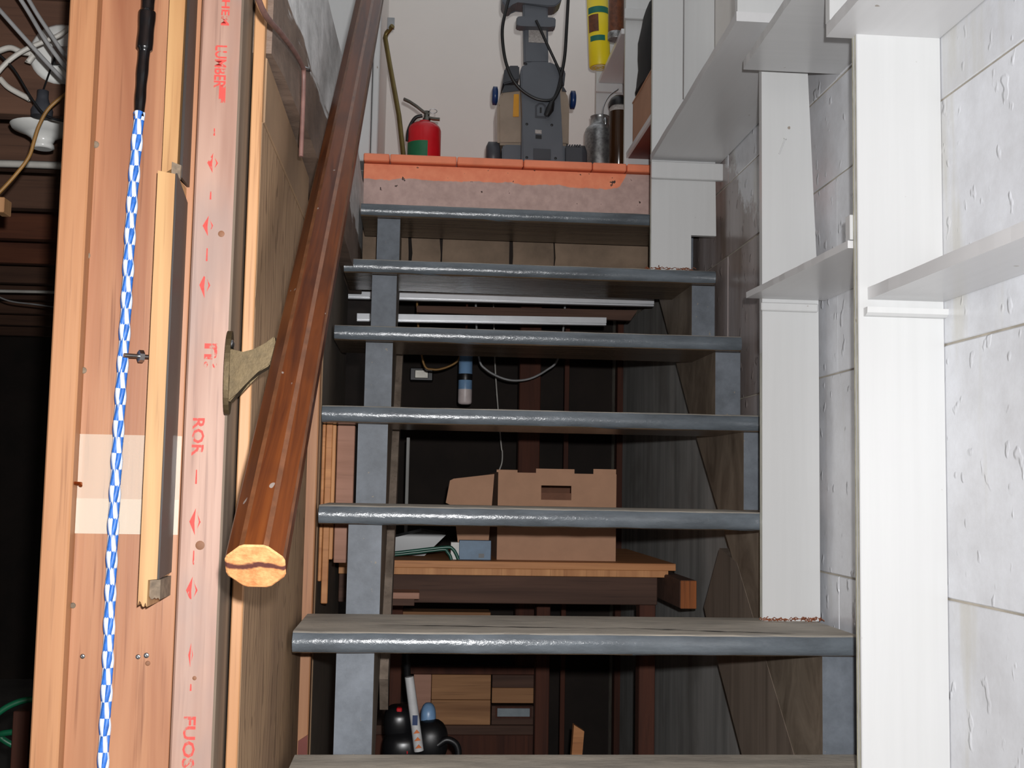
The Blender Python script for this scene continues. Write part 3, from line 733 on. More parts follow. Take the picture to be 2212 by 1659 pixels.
# bits of rust-coloured shavings where the uprights meet the steps
def shavings(name, x0, x1, y0, y1, z, n, lab):
    mb = MB()
    for i in range(n):
        p = Vector((random.uniform(x0, x1), random.uniform(y0, y1), z+random.uniform(0.001, 0.006))); a = random.uniform(0, 6.28); L = random.uniform(.006, .018)
        d = Vector((math.cos(a), math.sin(a)*.5, 0))*L
        mb.tube([p, p+d*.5+Vector((0, 0, random.uniform(0, .005))), p+d], 0.0009, 4)
    o = mb.ob(name, 'rust_shavings'); tag(o, lab, 'shavings', kind='stuff')
shavings('wood_shavings', x2-0.012, x2+0.115, u2y-0.02, u2y-0.002, top(2), 60, 'rust-coloured shavings at the foot of the upright on the low step')
shavings('wood_shavings', x3-0.015, x3+0.115, u3y-0.02, u3y-0.002, top(6), 50, 'rust-coloured shavings at the foot of the notched upright')

# ================================================================== THINGS ON THE LANDING
k37 = lambda px, py, y=3.72: AY(px, py, y)
# fire extinguisher
fy = 3.64; fc = AY(916, 320, fy); fx = fc.x
fe = thing('fire_extinguisher', (fx, fy, LZ), 'small red fire extinguisher with green label on the landing', 'fire extinguisher')
rb = (AY(952, 320, fy).x-AY(880, 320, fy).x)/2
zs_ = AY(916, 283, fy).z; zn = AY(916, 262, fy).z
MB().lathe((fx, fy, LZ), [(rb*.90, 0), (rb, .006), (rb, zs_-LZ), (rb*.93, zs_-LZ+.011), (rb*.72, zs_-LZ+.021), (rb*.40, zs_-LZ+.026), (rb*.33, zn-LZ-.004), (rb*.33, zn-LZ)], 32).ob('cylinder', 'red_enamel', fe)
MB().lathe((fx, fy, LZ), [(rb+.0006, zs_-LZ-.085), (rb+.0012, zs_-LZ-.084), (rb+.0012, zs_-LZ-.046), (rb+.0006, zs_-LZ-.045)], 32, cap=False)
lab = MB(); nn = 10; vv = []
for i in range(nn+1):
    a = math.radians(-168+i*9)
    for z in (LZ+.012, AY(890, 312, fy).z): vv.append((fx+math.cos(a)*(rb+.0007), fy+math.sin(a)*(rb+.0007), z))
lab.add(vv, [(2*i, 2*i+2, 2*i+3, 2*i+1) for i in range(nn)], True); lab.ob('label', 'green_label', fe)
zv = AY(925, 240, fy).z
MB().lathe((fx+.006, fy, zn-.001), [(.012, 0), (.012, .010), (.009, .014), (.009, zv-zn)], 16).ob('valve', 'chrome_dark', fe)
def strap(pts, wd, th, y): # flat metal lever following points in the xz plane
    up_s = []; lo_s = []
    for i, p in enumerate(pts):
        d = (Vector(pts[min(i+1, len(pts)-1)])-Vector(pts[max(i-1, 0)])).normalized(); nrm = Vector((-d.z, 0, d.x)); q = Vector(p)
        up_s.append((q.x+nrm.x*th/2, q.z+nrm.z*th/2)); lo_s.append((q.x-nrm.x*th/2, q.z-nrm.z*th/2))
    return MB().prism(up_s+lo_s[::-1], 'y', y-wd/2, y+wd/2)
strap([AY(872, 214, fy), AY(885, 220, fy), AY(900, 230, fy), AY(915, 242, fy), AY(928, 248, fy)], .018, .006, fy).ob('lever', 'chrome_dark', fe)
strap([AY(922, 254, fy), AY(936, 257, fy), AY(950, 258, fy)], .018, .006, fy).ob('carry_handle', 'chrome_dark', fe)
MB().tube(curve([AY(912, 250, fy), AY(898, 254, fy), AY(888, 268, fy), AY(882, 285, fy-.01), AY(880, 305, fy-.01)], 5), .006, 8).ob('hose', 'rubber_black', fe)
c = AY(936, 240, fy); MB().tube([c+Vector((math.cos(a)*.012, 0, math.sin(a)*.007)) for a in [2*math.pi*i/16 for i in range(17)]], .0012, 6).ob('pin_ring', 'steel', fe)
# bent rod leaning on the casing
ry = 3.60
rod = [AY(876, 352, 3.72), AY(862, 250, 3.78), AY(842, 140, 3.86), AY(832, 82, 3.93), AY(835, 72, 3.93), AY(848, 56, 3.90)]
rod[0].z = LZ+0.006
rd = thing('bent_rod', (rod[0].x, rod[0].y, LZ), 'tall bent brass-coloured rod leaning in the corner left of the extinguisher', 'rod')
MB().tube([rod[0], rod[1], rod[2], rod[3], rod[4], rod[5]], .0085, 10).ob('shaft', 'brass_rod', rd)
B('flat_tip', 'steel', AY(836, 60, 3.9).x, AY(852, 60, 3.9).x, 3.905, 3.909, AY(840, 62, 3.9).z, AY(840, 36, 3.9).z, rd, .001)

# upright carpet cleaner
vy = 3.635
V = lambda px, py, y=vy: AY(px, py, y)
vc = V(1165, 300)
va = thing('carpet_cleaner', (vc.x, vy, LZ), 'grey upright carpet cleaner with black cord standing on the landing', 'vacuum cleaner')
def flat(pts, y0, y1, name, mat, par, ch=0.0):
    P = [V(px, py, (y0)) for px, py in pts]; mb = MB().prism([(p.x, max(p.z, LZ+.012)) for p in P], 'y', y0, y1)
    if ch:
        b_ = bmesh.new(); vs = [b_.verts.new(v) for v in mb.v]
        for ff in mb.f: b_.faces.new([vs[i] for i in ff])
        bmesh.ops.bevel(b_, geom=list(b_.edges), offset=ch, segments=2, affect='EDGES'); mb = MB().bm(b_)
    return mb.ob(name, mat, par)
flat([(1084, 395), (1250, 395), (1250, 322), (1232, 315), (1090, 312), (1084, 318)], vy-.01, vy+.16, 'base', 'vac_grey', va, .004)
sp = flat([(1126, 395), (1128, 250), (1124, 150), (1130, 138), (1145, 132), (1185, 132), (1205, 140), (1208, 150), (1213, 250), (1218, 395)], vy-.05, vy-.005, 'spine_cover', 'vac_grey', va, .006)
flat([(1152, 345), (1152, 320), (1190, 322), (1190, 345)], vy-.0525, vy-.0495, 'hatch', 'vac_dark', sp, .001)
for px, py in ((1138, 268), (1192, 270), (1138, 340), (1200, 342), (1136, 138), (1203, 140)):
    c = V(px, py, vy-.05); MB().lathe(c, [(.0045, 0), (.004, .0015), (.001, .0008)], 10, (0, -1, 0)).ob('screw', 'rubber_black', sp)
flat([(1156, 254), (1156, 228), (1164, 222), (1172, 222), (1180, 228), (1180, 256)], vy-.0515, vy-.0495, 'emblem', 'vac_dark', sp, .0)
flat([(1160, 250), (1160, 231), (1165, 226), (1171, 226), (1176, 231), (1176, 251)], vy-.0522, vy-.0514, 'emblem_field', 'vac_grey', sp, .0)
flat([(1166, 244), (1166, 232), (1170, 232), (1170, 244)], vy-.053, vy-.0521, 'emblem_mark', 'rubber_black', sp, .0)
flat([(1156, 288), (1156, 280), (1170, 281), (1170, 289)], vy-.0515, vy-.0495, 'print', 'label_pale', sp)
flat([(1157, 299), (1157, 291), (1170, 292), (1170, 300)], vy-.0515, vy-.0495, 'print', 'rubber_black', sp)
flat([(1086, 182), (1090, 148), (1100, 141), (1122, 141), (1122, 172)], vy-.02, vy+.10, 'shoulder', 'vac_dark', va, .004)
flat([(1208, 172), (1208, 143), (1216, 146), (1222, 156), (1219, 185)], vy-.02, vy+.10, 'shoulder', 'vac_dark', va, .003)
tk = flat([(1075, 312), (1074, 225), (1082, 200), (1092, 184), (1216, 186), (1226, 200), (1230, 228), (1229, 314)], vy-.004, vy+.12, 'tank', 'vac_tank', va, .008)
flat([(1108, 252), (1110, 203), (1121, 203), (1121, 252)], vy-.0075, vy-.0035, 'float', 'vac_yellow', tk, .001)
flat([(1084, 200), (1090, 184), (1123, 184), (1123, 196)], vy-.0075, vy-.0035, 'tank_lid', 'vac_dark', tk)
flat([(1214, 197), (1214, 186), (1218, 188), (1224, 198)], vy-.0075, vy-.0035, 'tank_lid', 'vac_dark', tk)
for px, py in ((1069, 207), (1237, 216)):
    c = V(px, py, vy+.03); MB().lathe(c+Vector((-.0095, 0, 0)), [(.020, 0), (.030, .003), (.030, .016), (.020, .019)], 24, (1, 0, 0)).ob('knob', 'vac_blue', va)
for px in (1066, 1262):
    c = V(px, 345, vy); MB().lathe((c.x-.022-(.012 if px > 1200 else 0), vy+.04, LZ+.052), [(.038, 0), (.052, .006), (.052, .038), (.038, .044)], 28, (1, 0, 0)).ob('wheel', 'vac_dark', va)
cv = flat([(1222, 372), (1222, 316), (1257, 318), (1258, 372)], vy-.03, vy+.03, 'vent_box', 'vac_dark', va, .002)
for i in range(6): flat([(1224+i*5.5, 318), (1224+i*5.5, 312), (1227+i*5.5, 312), (1227+i*5.5, 318)], vy-.03, vy+.03, 'fin', 'vac_dark', cv)
po = flat([(1132, 136), (1128, -60), (1183, -60), (1185, 136)], vy-.042, vy-.008, 'pole', 'vac_grey', va, .005)
flat([(1142, 91), (1142, 60), (1180, 62), (1180, 93)], vy-.0435, vy-.0415, 'rating_label', 'label_pale', po)
hk = flat([(1116, 55), (1116, 36), (1124, 34), (1196, 37), (1201, 39), (1200, 58), (1188, 58), (1124, 56)], vy-.075, vy-.035, 'cord_hook', 'vac_grey', po, .003)
flat([(1085, 4), (1092, 14), (1102, 17), (1106, 8), (1118, 3), (1130, 6), (1186, 14), (1200, 13), (1213, 2), (1216, -20), (1085, -20)], vy-.055, vy+.02, 'handle_base', 'vac_grey', po, .003)
cdp = [(1106, -30, .07), (1092, 25, .08), (1085, 65, .08), (1088, 110, .075), (1096, 145, .07), (1110, 175, .065), (1130, 197, .06), (1160, 214, .06), (1190, 216, .06), (1203, 200, .06), (1212, 165, .065), (1220, 120, .075), (1224, 60, .085), (1229, -30, .085)]
MB().tube(curve([V(px, py, vy-d) for px, py, d in cdp], 5), .0052, 8).ob('cord', 'rubber_black', va)
cdp = [(1158, 44, .082), (1168, 65, .08), (1184, 100, .075), (1199, 132, .068), (1210, 158, .066), (1212, 182, .066), (1203, 205, .067), (1196, 216, .067), (1190, 228, .067)]
cb = MB().tube(curve([V(px, py, vy-d) for px, py, d in cdp], 5), .0045, 8).ob('cord', 'rubber_black', va)
MB().tube([V(1193, 220, vy-.067), V(1188, 236, vy-.067), V(1180, 250, vy-.067)], [.008, .013, .009], 8).ob('plug', 'rubber_black', cb)

# galvanised can
gy = 3.83; gc = V(1296, 300, gy); rg_ = (V(1328, 300, gy).x-V(1263, 300, gy).x)/2; gx = V(1263, 300, gy).x+rg_
gz = V(1290, 282, gy).z-LZ
gn = thing('galvanised_can', (gx, gy, LZ), 'dull galvanised can with wire bail handle beside the brown bottle', 'can')
MB().lathe((gx, gy, LZ), [(rg_*.96, 0), (rg_, .004), (rg_, gz-.01), (rg_*.92, gz+.004), (rg_*.70, gz+.016), (rg_*.60, gz+.020), (rg_*.60, gz+.045), (rg_*.64, gz+.048), (rg_*.2, gz+.050)], 32).ob('body', 'galvanised', gn)
MB().tube(curve([V(1303, 268, gy-.03), V(1302, 245, gy-.03), V(1306, 225, gy-.01), V(1318, 205, gy), V(1336, 192, gy)], 6), .0022, 6).ob('bail', 'steel', gn)
c = V(1308, 262, gy-.035); MB().lathe(c, [(.007, -.012), (.009, -.004), (.009, .006), (.005, .012)], 12).ob('bail_lug', 'steel', gn)
# brown bottle
by_ = 3.735; rB = (V(1358, 300, by_).x-V(1316, 300, by_).x)/2; bx = V(1316, 300, by_).x+rB
bn = thing('brown_bottle', (bx, by_, LZ), 'dark brown glass bottle with black cap beside the galvanised can', 'bottle')
zb1 = V(1330, 235, by_).z-LZ
MB().lathe((bx, by_, LZ), [(rB*.9, 0), (rB, .004), (rB, zb1-.012)], 24).ob('body', 'brown_glass', bn)
MB().lathe((bx, by_, LZ), [(rB*1.0, zb1-.012), (rB*.99, zb1), (rB*.9, zb1+.008)], 24).ob('shoulder', 'label_pale', bn)
MB().lathe((bx, by_, LZ), [(rB*1.08, zb1+.006), (rB*1.1, zb1+.020), (rB*.9, zb1+.034), (rB*.5, zb1+.044), (rB*.1, zb1+.046)], 24).ob('cap', 'plastic_black', bn)
# yellow roll standing on the shelf corner
yy = 3.98; yc0 = V(1296, 140, yy); yc1 = V(1291, 8, yy); ax = (yc1-yc0).normalized(); rY = (V(1317, 80, yy).x-V(1271, 80, yy).x)/2
yb = Vector((yc0.x, yy, z56+0.0185)); Ly = (yc1-yc0).length+.06
yr = thing('yellow_roll', tuple(yb), 'rolled yellow printed bag standing at the shelf edge above the galvanised can', 'roll')
MB().lathe(yb, [(rY*.94, 0), (rY, .004), (rY, Ly), (rY*.8, Ly+.002)], 28, ax).ob('wrap', 'yellow_print', yr)
e_ = Vector((0, -1, 0)); 
def on_roll(name, mat, s0, s1, a0, a1, par, off=.0006):
    n = 8; vv = []; b_ = ax.cross(e_).normalized(); ee = b_.cross(ax).normalized()
    for i in range(n+1):
        a = math.radians(a0+(a1-a0)*i/n)
        for s in (s0, s1): vv.append(yb+ax*(Ly*s)+(ee*math.cos(a)+b_*math.sin(a))*(rY+off))
    return MB().add(vv, [(2*i, 2*i+2, 2*i+3, 2*i+1) for i in range(n)], True).ob(name, mat, par)
on_roll('printed_band', 'print_green', .30, .37, -60, 25, yr); on_roll('printed_band', 'print_green', .66, .74, -70, 60, yr)
on_roll('printed_picture', 'print_brown', .42, .64, -70, -8, yr)
sp_ = [yb-ax*.0008+Vector((math.cos(a)*r_, math.sin(a)*r_, 0)) for a, r_ in [(i*.35, rY*.92*(1-i/48)) for i in range(44)]]
MB().tube(sp_, .0014, 5).ob('rolled_layers', 'paper_white', yr)
# brown spray can on the same shelf
sy_ = 3.72; s0_ = V(1333, 30, sy_); sB = Vector((V(1331, 40, sy_).x, sy_, z56+.0185)); rS = .026
sp2 = thing('spray_can', tuple(sB), 'brown can with a grey ring base standing right of the yellow roll', 'can')
MB().lathe(sB, [(rS*1.02, 0), (rS*1.06, .004), (rS*1.06, .020), (rS, .024)], 24).ob('base_ring', 'galvanised', sp2)
MB().lathe(sB, [(rS, .024), (rS, .16), (rS*.7, .175), (rS*.3, .18)], 24).ob('body', 'print_brown', sp2)
# box and black bag on the low landing shelf
bxp = z35+.0182
cb_ = thing('brown_carton', (.73, 3.35, bxp), 'tan carton on the low red-bottomed shelf under the black bag', 'carton')
B('body', 'cardboard', .652, .795, 3.20, 3.52, bxp, bxp+.135, cb_, .002)
B('lid_flap', 'cardboard', .650, .797, 3.198, 3.522, bxp+.135, bxp+.140, cb_, .001)
bg = MB(); vv = []; nz, na = 10, 18
for i in range(nz+1):
    s = i/nz; hx = .078*(1-.25*s**2)*(1 if s < .96 else .5); hy = .145*(1-.30*s**3)*(1 if s < .96 else .5)
    for k in range(na):
        a = 2*math.pi*k/na; q = 1+.05*math.sin(3*a+i)+random.uniform(-.02, .02)
        ca = math.copysign(abs(math.cos(a))**.6, math.cos(a)); sa = math.copysign(abs(math.sin(a))**.6, math.sin(a))
        vv.append((.718+hx*ca*q*.95, 3.36+hy*sa*q*.95, bxp+.1405+s*.26))
bg.add(vv, [(i*na+k, i*na+(k+1) % na, (i+1)*na+(k+1) % na, (i+1)*na+k) for i in range(nz) for k in range(na)], True)
bg.add(vv[:na], [list(range(na))[::-1]]); bg.add(vv[-na:], [list(range(na))])
tag(bg.ob('black_bag', 'bag_black'), 'black bag lying on the tan carton between the white uprights', 'bag')

# ================================================================== UNDER THE STAIRS
# aluminium rails slung under the landing
for i, (a, b, y, lab_) in enumerate((((752, 636), (1413, 653), 3.612, 'upper, longer shiny aluminium rail slung under the landing'), ((771, 685), (1310, 694), 3.612, 'lower, shorter shiny aluminium rail slung under the landing'))):
    p = AY(*a, y); q = AY(*b, y); d = q-p
    rl = thing('aluminium_rail', tuple(p), lab_, 'rail')
    for z0, z1, yy0, mt, nm in ((-.006, .012, 0, 'aluminium', 'face'), (-.012, -.0075, .004, 'aluminium', 'lip'), (-.0078, -.0058, .008, 'steel', 'groove')):
        MB().prism([(p.x, p.z+z0), (q.x, q.z+z0), (q.x, q.z+z1), (p.x, p.z+z1)], 'y', y+yy0, y+.026).ob(nm, mt, rl)
dk = MB().prism([(AY(900, 658, 3.62).x, AY(900, 658, 3.62).z), (AY(1380, 668, 3.62).x, AY(1380, 668, 3.62).z), (AY(1365, 690, 3.62).x, AY(1365, 690, 3.62).z), (AY(900, 672, 3.62).x, AY(900, 672, 3.62).z)], 'y', 3.642, 3.664).ob('dark_batten', 'dark_bench')
tag(dk, 'dark batten between the two aluminium rails', 'batten')
# workbench
wy = 3.15
wb = thing('workbench', (.25, wy+.4, 0), 'rough workbench of plywood sheets on dark timber under the stairs', 'workbench')
zt1 = AY(1300, 1216, wy).z
B('top_sheet', 'bench_ply', -.20, AY(1460, 1220, wy).x, wy, wy+.75, zt1-.019, zt1, wb, .001)
B('top_sheet', 'scrap_tan', -.20, AY(1444, 1236, wy+.005).x, wy+.006, wy+.74, zt1-.038, zt1-.0195, wb, .001)
za0 = AY(1300, 1306, wy+.03).z
B('apron', 'dark_bench', -.20, AY(1420, 1280, wy+.03).x, wy+.03, wy+.07, za0, zt1-.039, wb, .002)
for px0, px1, y in ((1386, 1421, wy+.035), (1160, 1190, wy+.55)):
    B('leg', 'dark_post', AY(px0, 1450, y).x, AY(px1, 1450, y).x, y+.036, y+.09, 0, za0 if y < 3.3 else zt1-.039, wb, .002)
B('leg', 'dark_post', -.17, -.13, wy+.071, wy+.12, 0, zt1-.039, wb, .002)
bmx0, bmx1 = AY(1470, 1285, 2.96).x, AY(1506, 1285, 2.96).x
bmz0, bmz1 = AY(1488, 1316, 2.96).z, AY(1488, 1254, 2.96).z
o = B('side_beam', 'dark_bench', bmx0, bmx1, 2.965, 3.60, bmz0, bmz1, wb, .003)
B('sawn_end', 'beam_end', bmx0+.001, bmx1-.001, 2.962, 2.9655, bmz0+.001, bmz1-.001, o, .001)
so = tag(B('loose_slat', 'slat_pink', AY(810, 1285, 3.05).x, AY(906, 1285, 3.05).x, 3.05, 3.145, AY(860, 1294, 3.05).z, AY(860, 1280, 3.05).z), 'short loose pinkish slat below the workbench edge', 'slat')
B('shelf_bracket', 'dark_bench', -.16, AY(895, 1300, 3.18).x, 3.08, wy+.03, AY(860, 1310, 3.06).z, AY(860, 1295, 3.06).z, wb, .001)
# cardboard box
cy_ = 3.22; zb0 = zt1+.0005
cx0, cx1 = AY(1075, 1100, cy_).x, AY(1331, 1100, cy_).x; zc1 = AY(1200, 1013, cy_).z
cbx = thing('cardboard_box', ((cx0+cx1)/2, cy_+.19, zb0), 'plain brown cardboard box with a hand hole on the workbench', 'box')
hx0, hx1 = AY(1169, 1065, cy_).x, AY(1234, 1065, cy_).x; hz0, hz1 = AY(1200, 1080, cy_).z, AY(1200, 1049, cy_).z
fr = MB()
fr.box(cx0, hx0, cy_, cy_+.004, zb0, zc1-.012); fr.box(hx1, cx1, cy_, cy_+.004, zb0, zc1-.012)
fr.box(hx0, hx1, cy_, cy_+.004, zb0, hz0); fr.box(hx0, hx1, cy_, cy_+.004, hz1, zc1-.012)
for a, b, dz in ((1073, 1118, .007), (1158, 1241, .012), (1282, 1331, .014)):
    fr.box(AY(a, 1015, cy_).x, AY(b, 1015, cy_).x, cy_, cy_+.004, zc1-.012, zc1-.012+dz)
fr.ob('front_panel', 'cardboard', cbx)
B('side_panel', 'cardboard', cx0, cx0+.004, cy_+.0045, cy_+.38, zb0, zc1-.012, cbx, 0); B('side_panel', 'cardboard', cx1-.004, cx1, cy_+.0045, cy_+.38, zb0, zc1-.012, cbx, 0)
B('back_panel', 'cardboard_in', cx0+.0045, cx1-.0045, cy_+.376, cy_+.38, zb0, zc1-.03, cbx, 0)
B('inner_flap', 'cardboard_in', hx0-.03, hx1+.03, cy_+.03, cy_+.034, hz0-.06, hz0+.019, cbx, 0)
B('bottom_panel', 'cardboard', cx0+.0045, cx1-.0045, cy_+.0045, cy_+.3755, zb0, zb0+.004, cbx, 0)
fp = [(963, 1086), (972, 1038), (980, 1034), (1068, 1024), (1064, 1092), (980, 1094)]
P = [AY(px, py, cy_+.01) for px, py in fp]; zmin = zb0+.0
fl_ = MB().prism([(P[0].x, P[0].z), (P[1].x, P[1].z), (P[2].x, P[2].z), (P[3].x, P[3].z), (P[4].x-.002, P[4].z), (P[4].x-.012, zb0), (P[5].x+.02, zb0), (P[5].x, P[5].z)], 'y', cy_+.012, cy_+.017)
tag(fl_.ob('cardboard_flap', 'cardboard'), 'loose cardboard flap standing left of the cardboard box', 'cardboard')
# blue-grey carton, papers and green tool
c0, c1 = AY(992, 1190, 3.20), AY(1061, 1168, 3.20)
bc = thing('blue_carton', (c0.x, 3.25, zb0), 'small blue-grey carton left of the cardboard box', 'carton')
B('body', 'carton_blue', c0.x, c1.x, 3.20, 3.30, zb0, c1.z, bc, .001)
B('printed_mark', 'rubber_black', AY(1034, 1190, 3.20).x, AY(1046, 1190, 3.2).x, 3.1992, 3.2001, AY(1040, 1205, 3.2).z, AY(1040, 1196, 3.2).z, bc, 0)
B('side_label', 'paper_white', AY(974, 1190, 3.205).x, c0.x-.0003, 3.205, 3.26, zb0, AY(985, 1172, 3.2).z, bc, 0)
fs = thing('frame_saw', (AY(930, 1200, 3.17).x, 3.17, zb0), 'green bent-tube tool frame lying at the workbench edge', 'tool')
g0 = [AY(px, py, 3.172) for px, py in ((840, 1196), (900, 1189), (965, 1182), (978, 1186), (985, 1196), (990, 1208))]
MB().tube(curve(g0, 5), .0045, 8).ob('frame', 'tool_green', fs)
g1 = [AY(px, py, 3.19) for px, py in ((850, 1199), (905, 1193), (958, 1187), (966, 1192), (972, 1200), (975, 1209))]
MB().tube(curve(g1, 5), .0045, 8).ob('frame', 'tool_green', fs)
MB().lathe(AY(852, 1196, 3.17), [(.007, 0), (.008, .004), (.006, .02)], 10, (-1, 0, 0)).ob('brass_nut', 'brass_dull', fs)
tag(MB().prism([(-.065, zb0), (.03, zb0), (.045, zb0+.015), (.09, zb0+.06), (.02, zb0+.07), (-.06, zb0+.05)], 'y', 3.35, 3.55).ob('tool_bag', 'plastic_black'), 'dark crumpled tool bag at the back of the workbench', 'bag')
# white upright bar behind the left stringer
a = AY(853, 950, 3.02); b = AY(842, 1120, 3.02)
tag(B('white_bar', 'white_paint', AY(846, 900, 3.4).x, AY(851, 900, 3.4).x, 3.40, 3.41, zt1+.0003, AY(850, 755, 3.4).z), 'thin white bar standing on the workbench beside the left stringer', 'bar')
tag(B('grey_bar', 'grey_panel', AY(877, 1000, 3.7).x, AY(884, 1000, 3.7).x, 3.70, 3.71, zt1+.0003, AY(880, 945, 3.7).z), 'short grey bar standing at the back of the workbench', 'bar')
# red-brown post and thin post at the back
pp = thing('timber_post', (AY(1165, 960, 4.3).x, 4.3, 0), 'red-brown timber post behind the cardboard box', 'post')
B('shaft', 'dark_post', AY(1120, 960, 4.3).x, AY(1166, 960, 4.3).x, 4.30, 4.36, 0, 1.795, pp, .003)
tag(B('thin_post', 'dark_post', AY(1218, 960, 4.4).x, AY(1228, 960, 4.4).x, 4.40, 4.42, 0, 2.0), 'thin dark post right of the timber post', 'post')
tag(B('edge_post', 'dark_post', AY(1331, 1100, 4.49).x, AY(1350, 1100, 4.49).x, 4.49, 4.54, 0, 2.0), 'dark corner post at the edge of the grey panel', 'post')
# hanging water filter
wfy = 4.02; wc0 = AY(1004, 874, wfy); wc1 = AY(1002, 765, wfy); rW = (AY(1018, 830, wfy).x-AY(988, 830, wfy).x)/2
wf = thing('water_filter', tuple(wc0), 'pale blue and white filter cartridge hanging under the stairs', 'filter')
h_ = wc1.z-wc0.z
MB().lathe(wc0, [(rW*.5, 0), (rW*.9, .003), (rW, .009), (rW, h_*.30)], 24).ob('white_end', 'filter_white', wf)
MB().lathe(wc0, [(rW*1.0, h_*.30), (rW*1.0, h_*.99), (rW*.8, h_)], 24).ob('body', 'filter_blue', wf)
MB().lathe(wc0, [(rW*1.01, h_*.48), (rW*1.02, h_*.485), (rW*1.02, h_*.60), (rW*1.01, h_*.605)], 24).ob('dark_band', 'rubber_black', wf)
MB().lathe(wc0, [(rW*1.1, h_*.99), (rW*1.1, h_+.03), (rW*.6, h_+.05), (.004, h_+.051), (.004, 1.7995-wc0.z)], 20).ob('head', 'dark_post', wf)
# cables looping at the back
def cable(name, pts, y, r, mat, lab_, dy=0):
    o = MB().tube(curve([AY(px, py, y+dy*i) for i, (px, py) in enumerate(pts)], 6), r, 6).ob(name, mat); tag(o, lab_, 'cable'); return o
cable('grey_cable', [(1027, 605), (1029, 700), (1035, 775), (1050, 798), (1080, 815), (1110, 822), (1145, 818), (1180, 800), (1205, 775), (1218, 700), (1222, 605)], 4.02, .004, 'cable_grey', 'grey cable hanging in a loop right of the filter')
cable('copper_cable', [(900, 605), (903, 700), (915, 785), (935, 798), (960, 795), (985, 783), (994, 768), (996, 758)], 4.015, .004, 'cable_brown', 'brown cable sagging left of the filter')
cable('pale_string', [(1066, 650), (1070, 800), (1082, 955), (1085, 975), (1084, 1000), (1076, 1022), (1072, 1040)], 4.47, .003, 'cable_white', 'thin pale string hanging behind the cardboard box')['category'] = 'string'
jb = thing('junction_box', tuple(AY(910, 815, 4.70)), 'small electrical box glinting left of the filter', 'electrical box')
p = AY(885, 822, 4.72); q = AY(936, 795, 4.72)
B('box', 'rubber_black', p.x, q.x, 4.72, 4.799, p.z, q.z, jb, .004)
B('cover', 'chrome_dark', p.x+.02, q.x-.02, 4.712, 4.7195, p.z+.01, q.z-.01, jb, .002)
# string trimmer leaning under the bench
ty = 2.98
tr = thing('string_trimmer', (AY(890, 1620, ty).x, ty, .0), 'black string trimmer with a white shaft leaning under the bench', 'trimmer')
MB().tube([AY(877, 1400, ty+.12), AY(880, 1460, ty+.06), AY(904, 1620, ty)], .0095, 10).ob('shaft', 'rubber_black', tr)
MB().tube([AY(884, 1462, ty-.012), AY(905, 1622, ty-.012)], [.0115, .0125], 10).ob('sleeve', 'shaft_white', tr)
for i in range(3):
    c = AY(900+i*2, 1585+i*16, ty-.026); MB().prism([(c.x-.008, c.z), (c.x+.008, c.z+.002), (c.x, c.z+.010)], 'y', ty-.027, ty-.0245).ob('warning_mark', 'orange_mark', tr)
c = AY(897, 1556, ty-.026); B('blue_logo', 'vac_blue', c.x-.007, c.x+.006, ty-.027, ty-.0245, c.z-.012, c.z+.012, tr, 0)
eng = MB(); e0 = AY(870, 1600, ty+.05)
def blob(c, r, par, name, mat, sq=1.0):
    b_ = bmesh.new(); bmesh.ops.create_icosphere(b_, subdivisions=3, radius=1)
    for v in b_.verts:
        q = v.co; v.co = Vector((c[0]+math.copysign(abs(q.x)**sq, q.x)*r[0], c[1]+math.copysign(abs(q.y)**sq, q.y)*r[1], c[2]+math.copysign(abs(q.z)**sq, q.z)*r[2]))
    return MB().bm(b_, True).ob(name, mat, par)
blob(AY(862, 1560, ty+.07), (.040, .05, .045), tr, 'engine_cover', 'plastic_black', .7)
blob(AY(870, 1615, ty+.06), (.052, .06, .050), tr, 'engine_cover', 'plastic_black', .7)
blob(AY(930, 1600, ty+.06), (.045, .05, .055), tr, 'fuel_tank', 'rubber_black', .8)
blob(AY(925, 1550, ty+.08), (.020, .03, .038), tr, 'primer', 'filter_blue', .8)
MB().tube(curve([AY(945, 1610, ty+.02), AY(965, 1598, ty+.02), AY(985, 1608, ty+.02), AY(990, 1632, ty+.02), AY(978, 1650, ty+.02)], 5), .009, 10).ob('guard', 'rubber_black', tr)
c = AY(862, 1530, ty+.07); B('red_switch', 'red_enamel', c.x-.006, c.x+.008, ty+.03, ty+.05, c.z-.006, c.z+.008, tr, .002)
c = AY(872, 1625, ty+.0); B('red_trim', 'red_enamel', c.x-.012, c.x+.012, ty+.001, ty+.01, c.z-.006, c.z+.004, tr, .002)
B('stand_foot', 'plastic_black', AY(850, 1650, ty).x, AY(935, 1650, ty).x, ty+.02, ty+.10, 0, AY(890, 1640, ty+.05).z, tr, .004)
# low rack with crates behind the bench
ky = 3.85
rk = thing('low_rack', (.25, ky+.2, 0), 'low timber rack holding boxes beneath the workbench', 'rack')
zs0 = AY(1050, 1566, ky).z
B('shelf_board', 'dark_bench', -.15, AY(1160, 1570, ky).x, ky-.01, ky+.4, zs0-.03, zs0, rk, .002)
B('front_board', 'dark_post', -.15, AY(1160, 1570, ky).x, ky-.012, ky+.01, 0.0, zs0-.03, rk, .002)
B('post', 'dark_post', AY(841, 1500, ky).x, AY(866, 1500, ky).x, ky-.03, ky-.013, 0, zt1-.15, rk, .002)
B('top_rail', 'dark_post', -.15, AY(1158, 1450, ky).x, ky-.01, ky+.02, AY(1000, 1456, ky).z, AY(1000, 1440, ky).z, rk, .002)
B('upper_shelf', 'crate_wood', -.15, AY(1060, 1320, ky).x, ky, ky+.1, AY(950, 1335, ky).z, AY(950, 1322, ky).z, rk, .001)
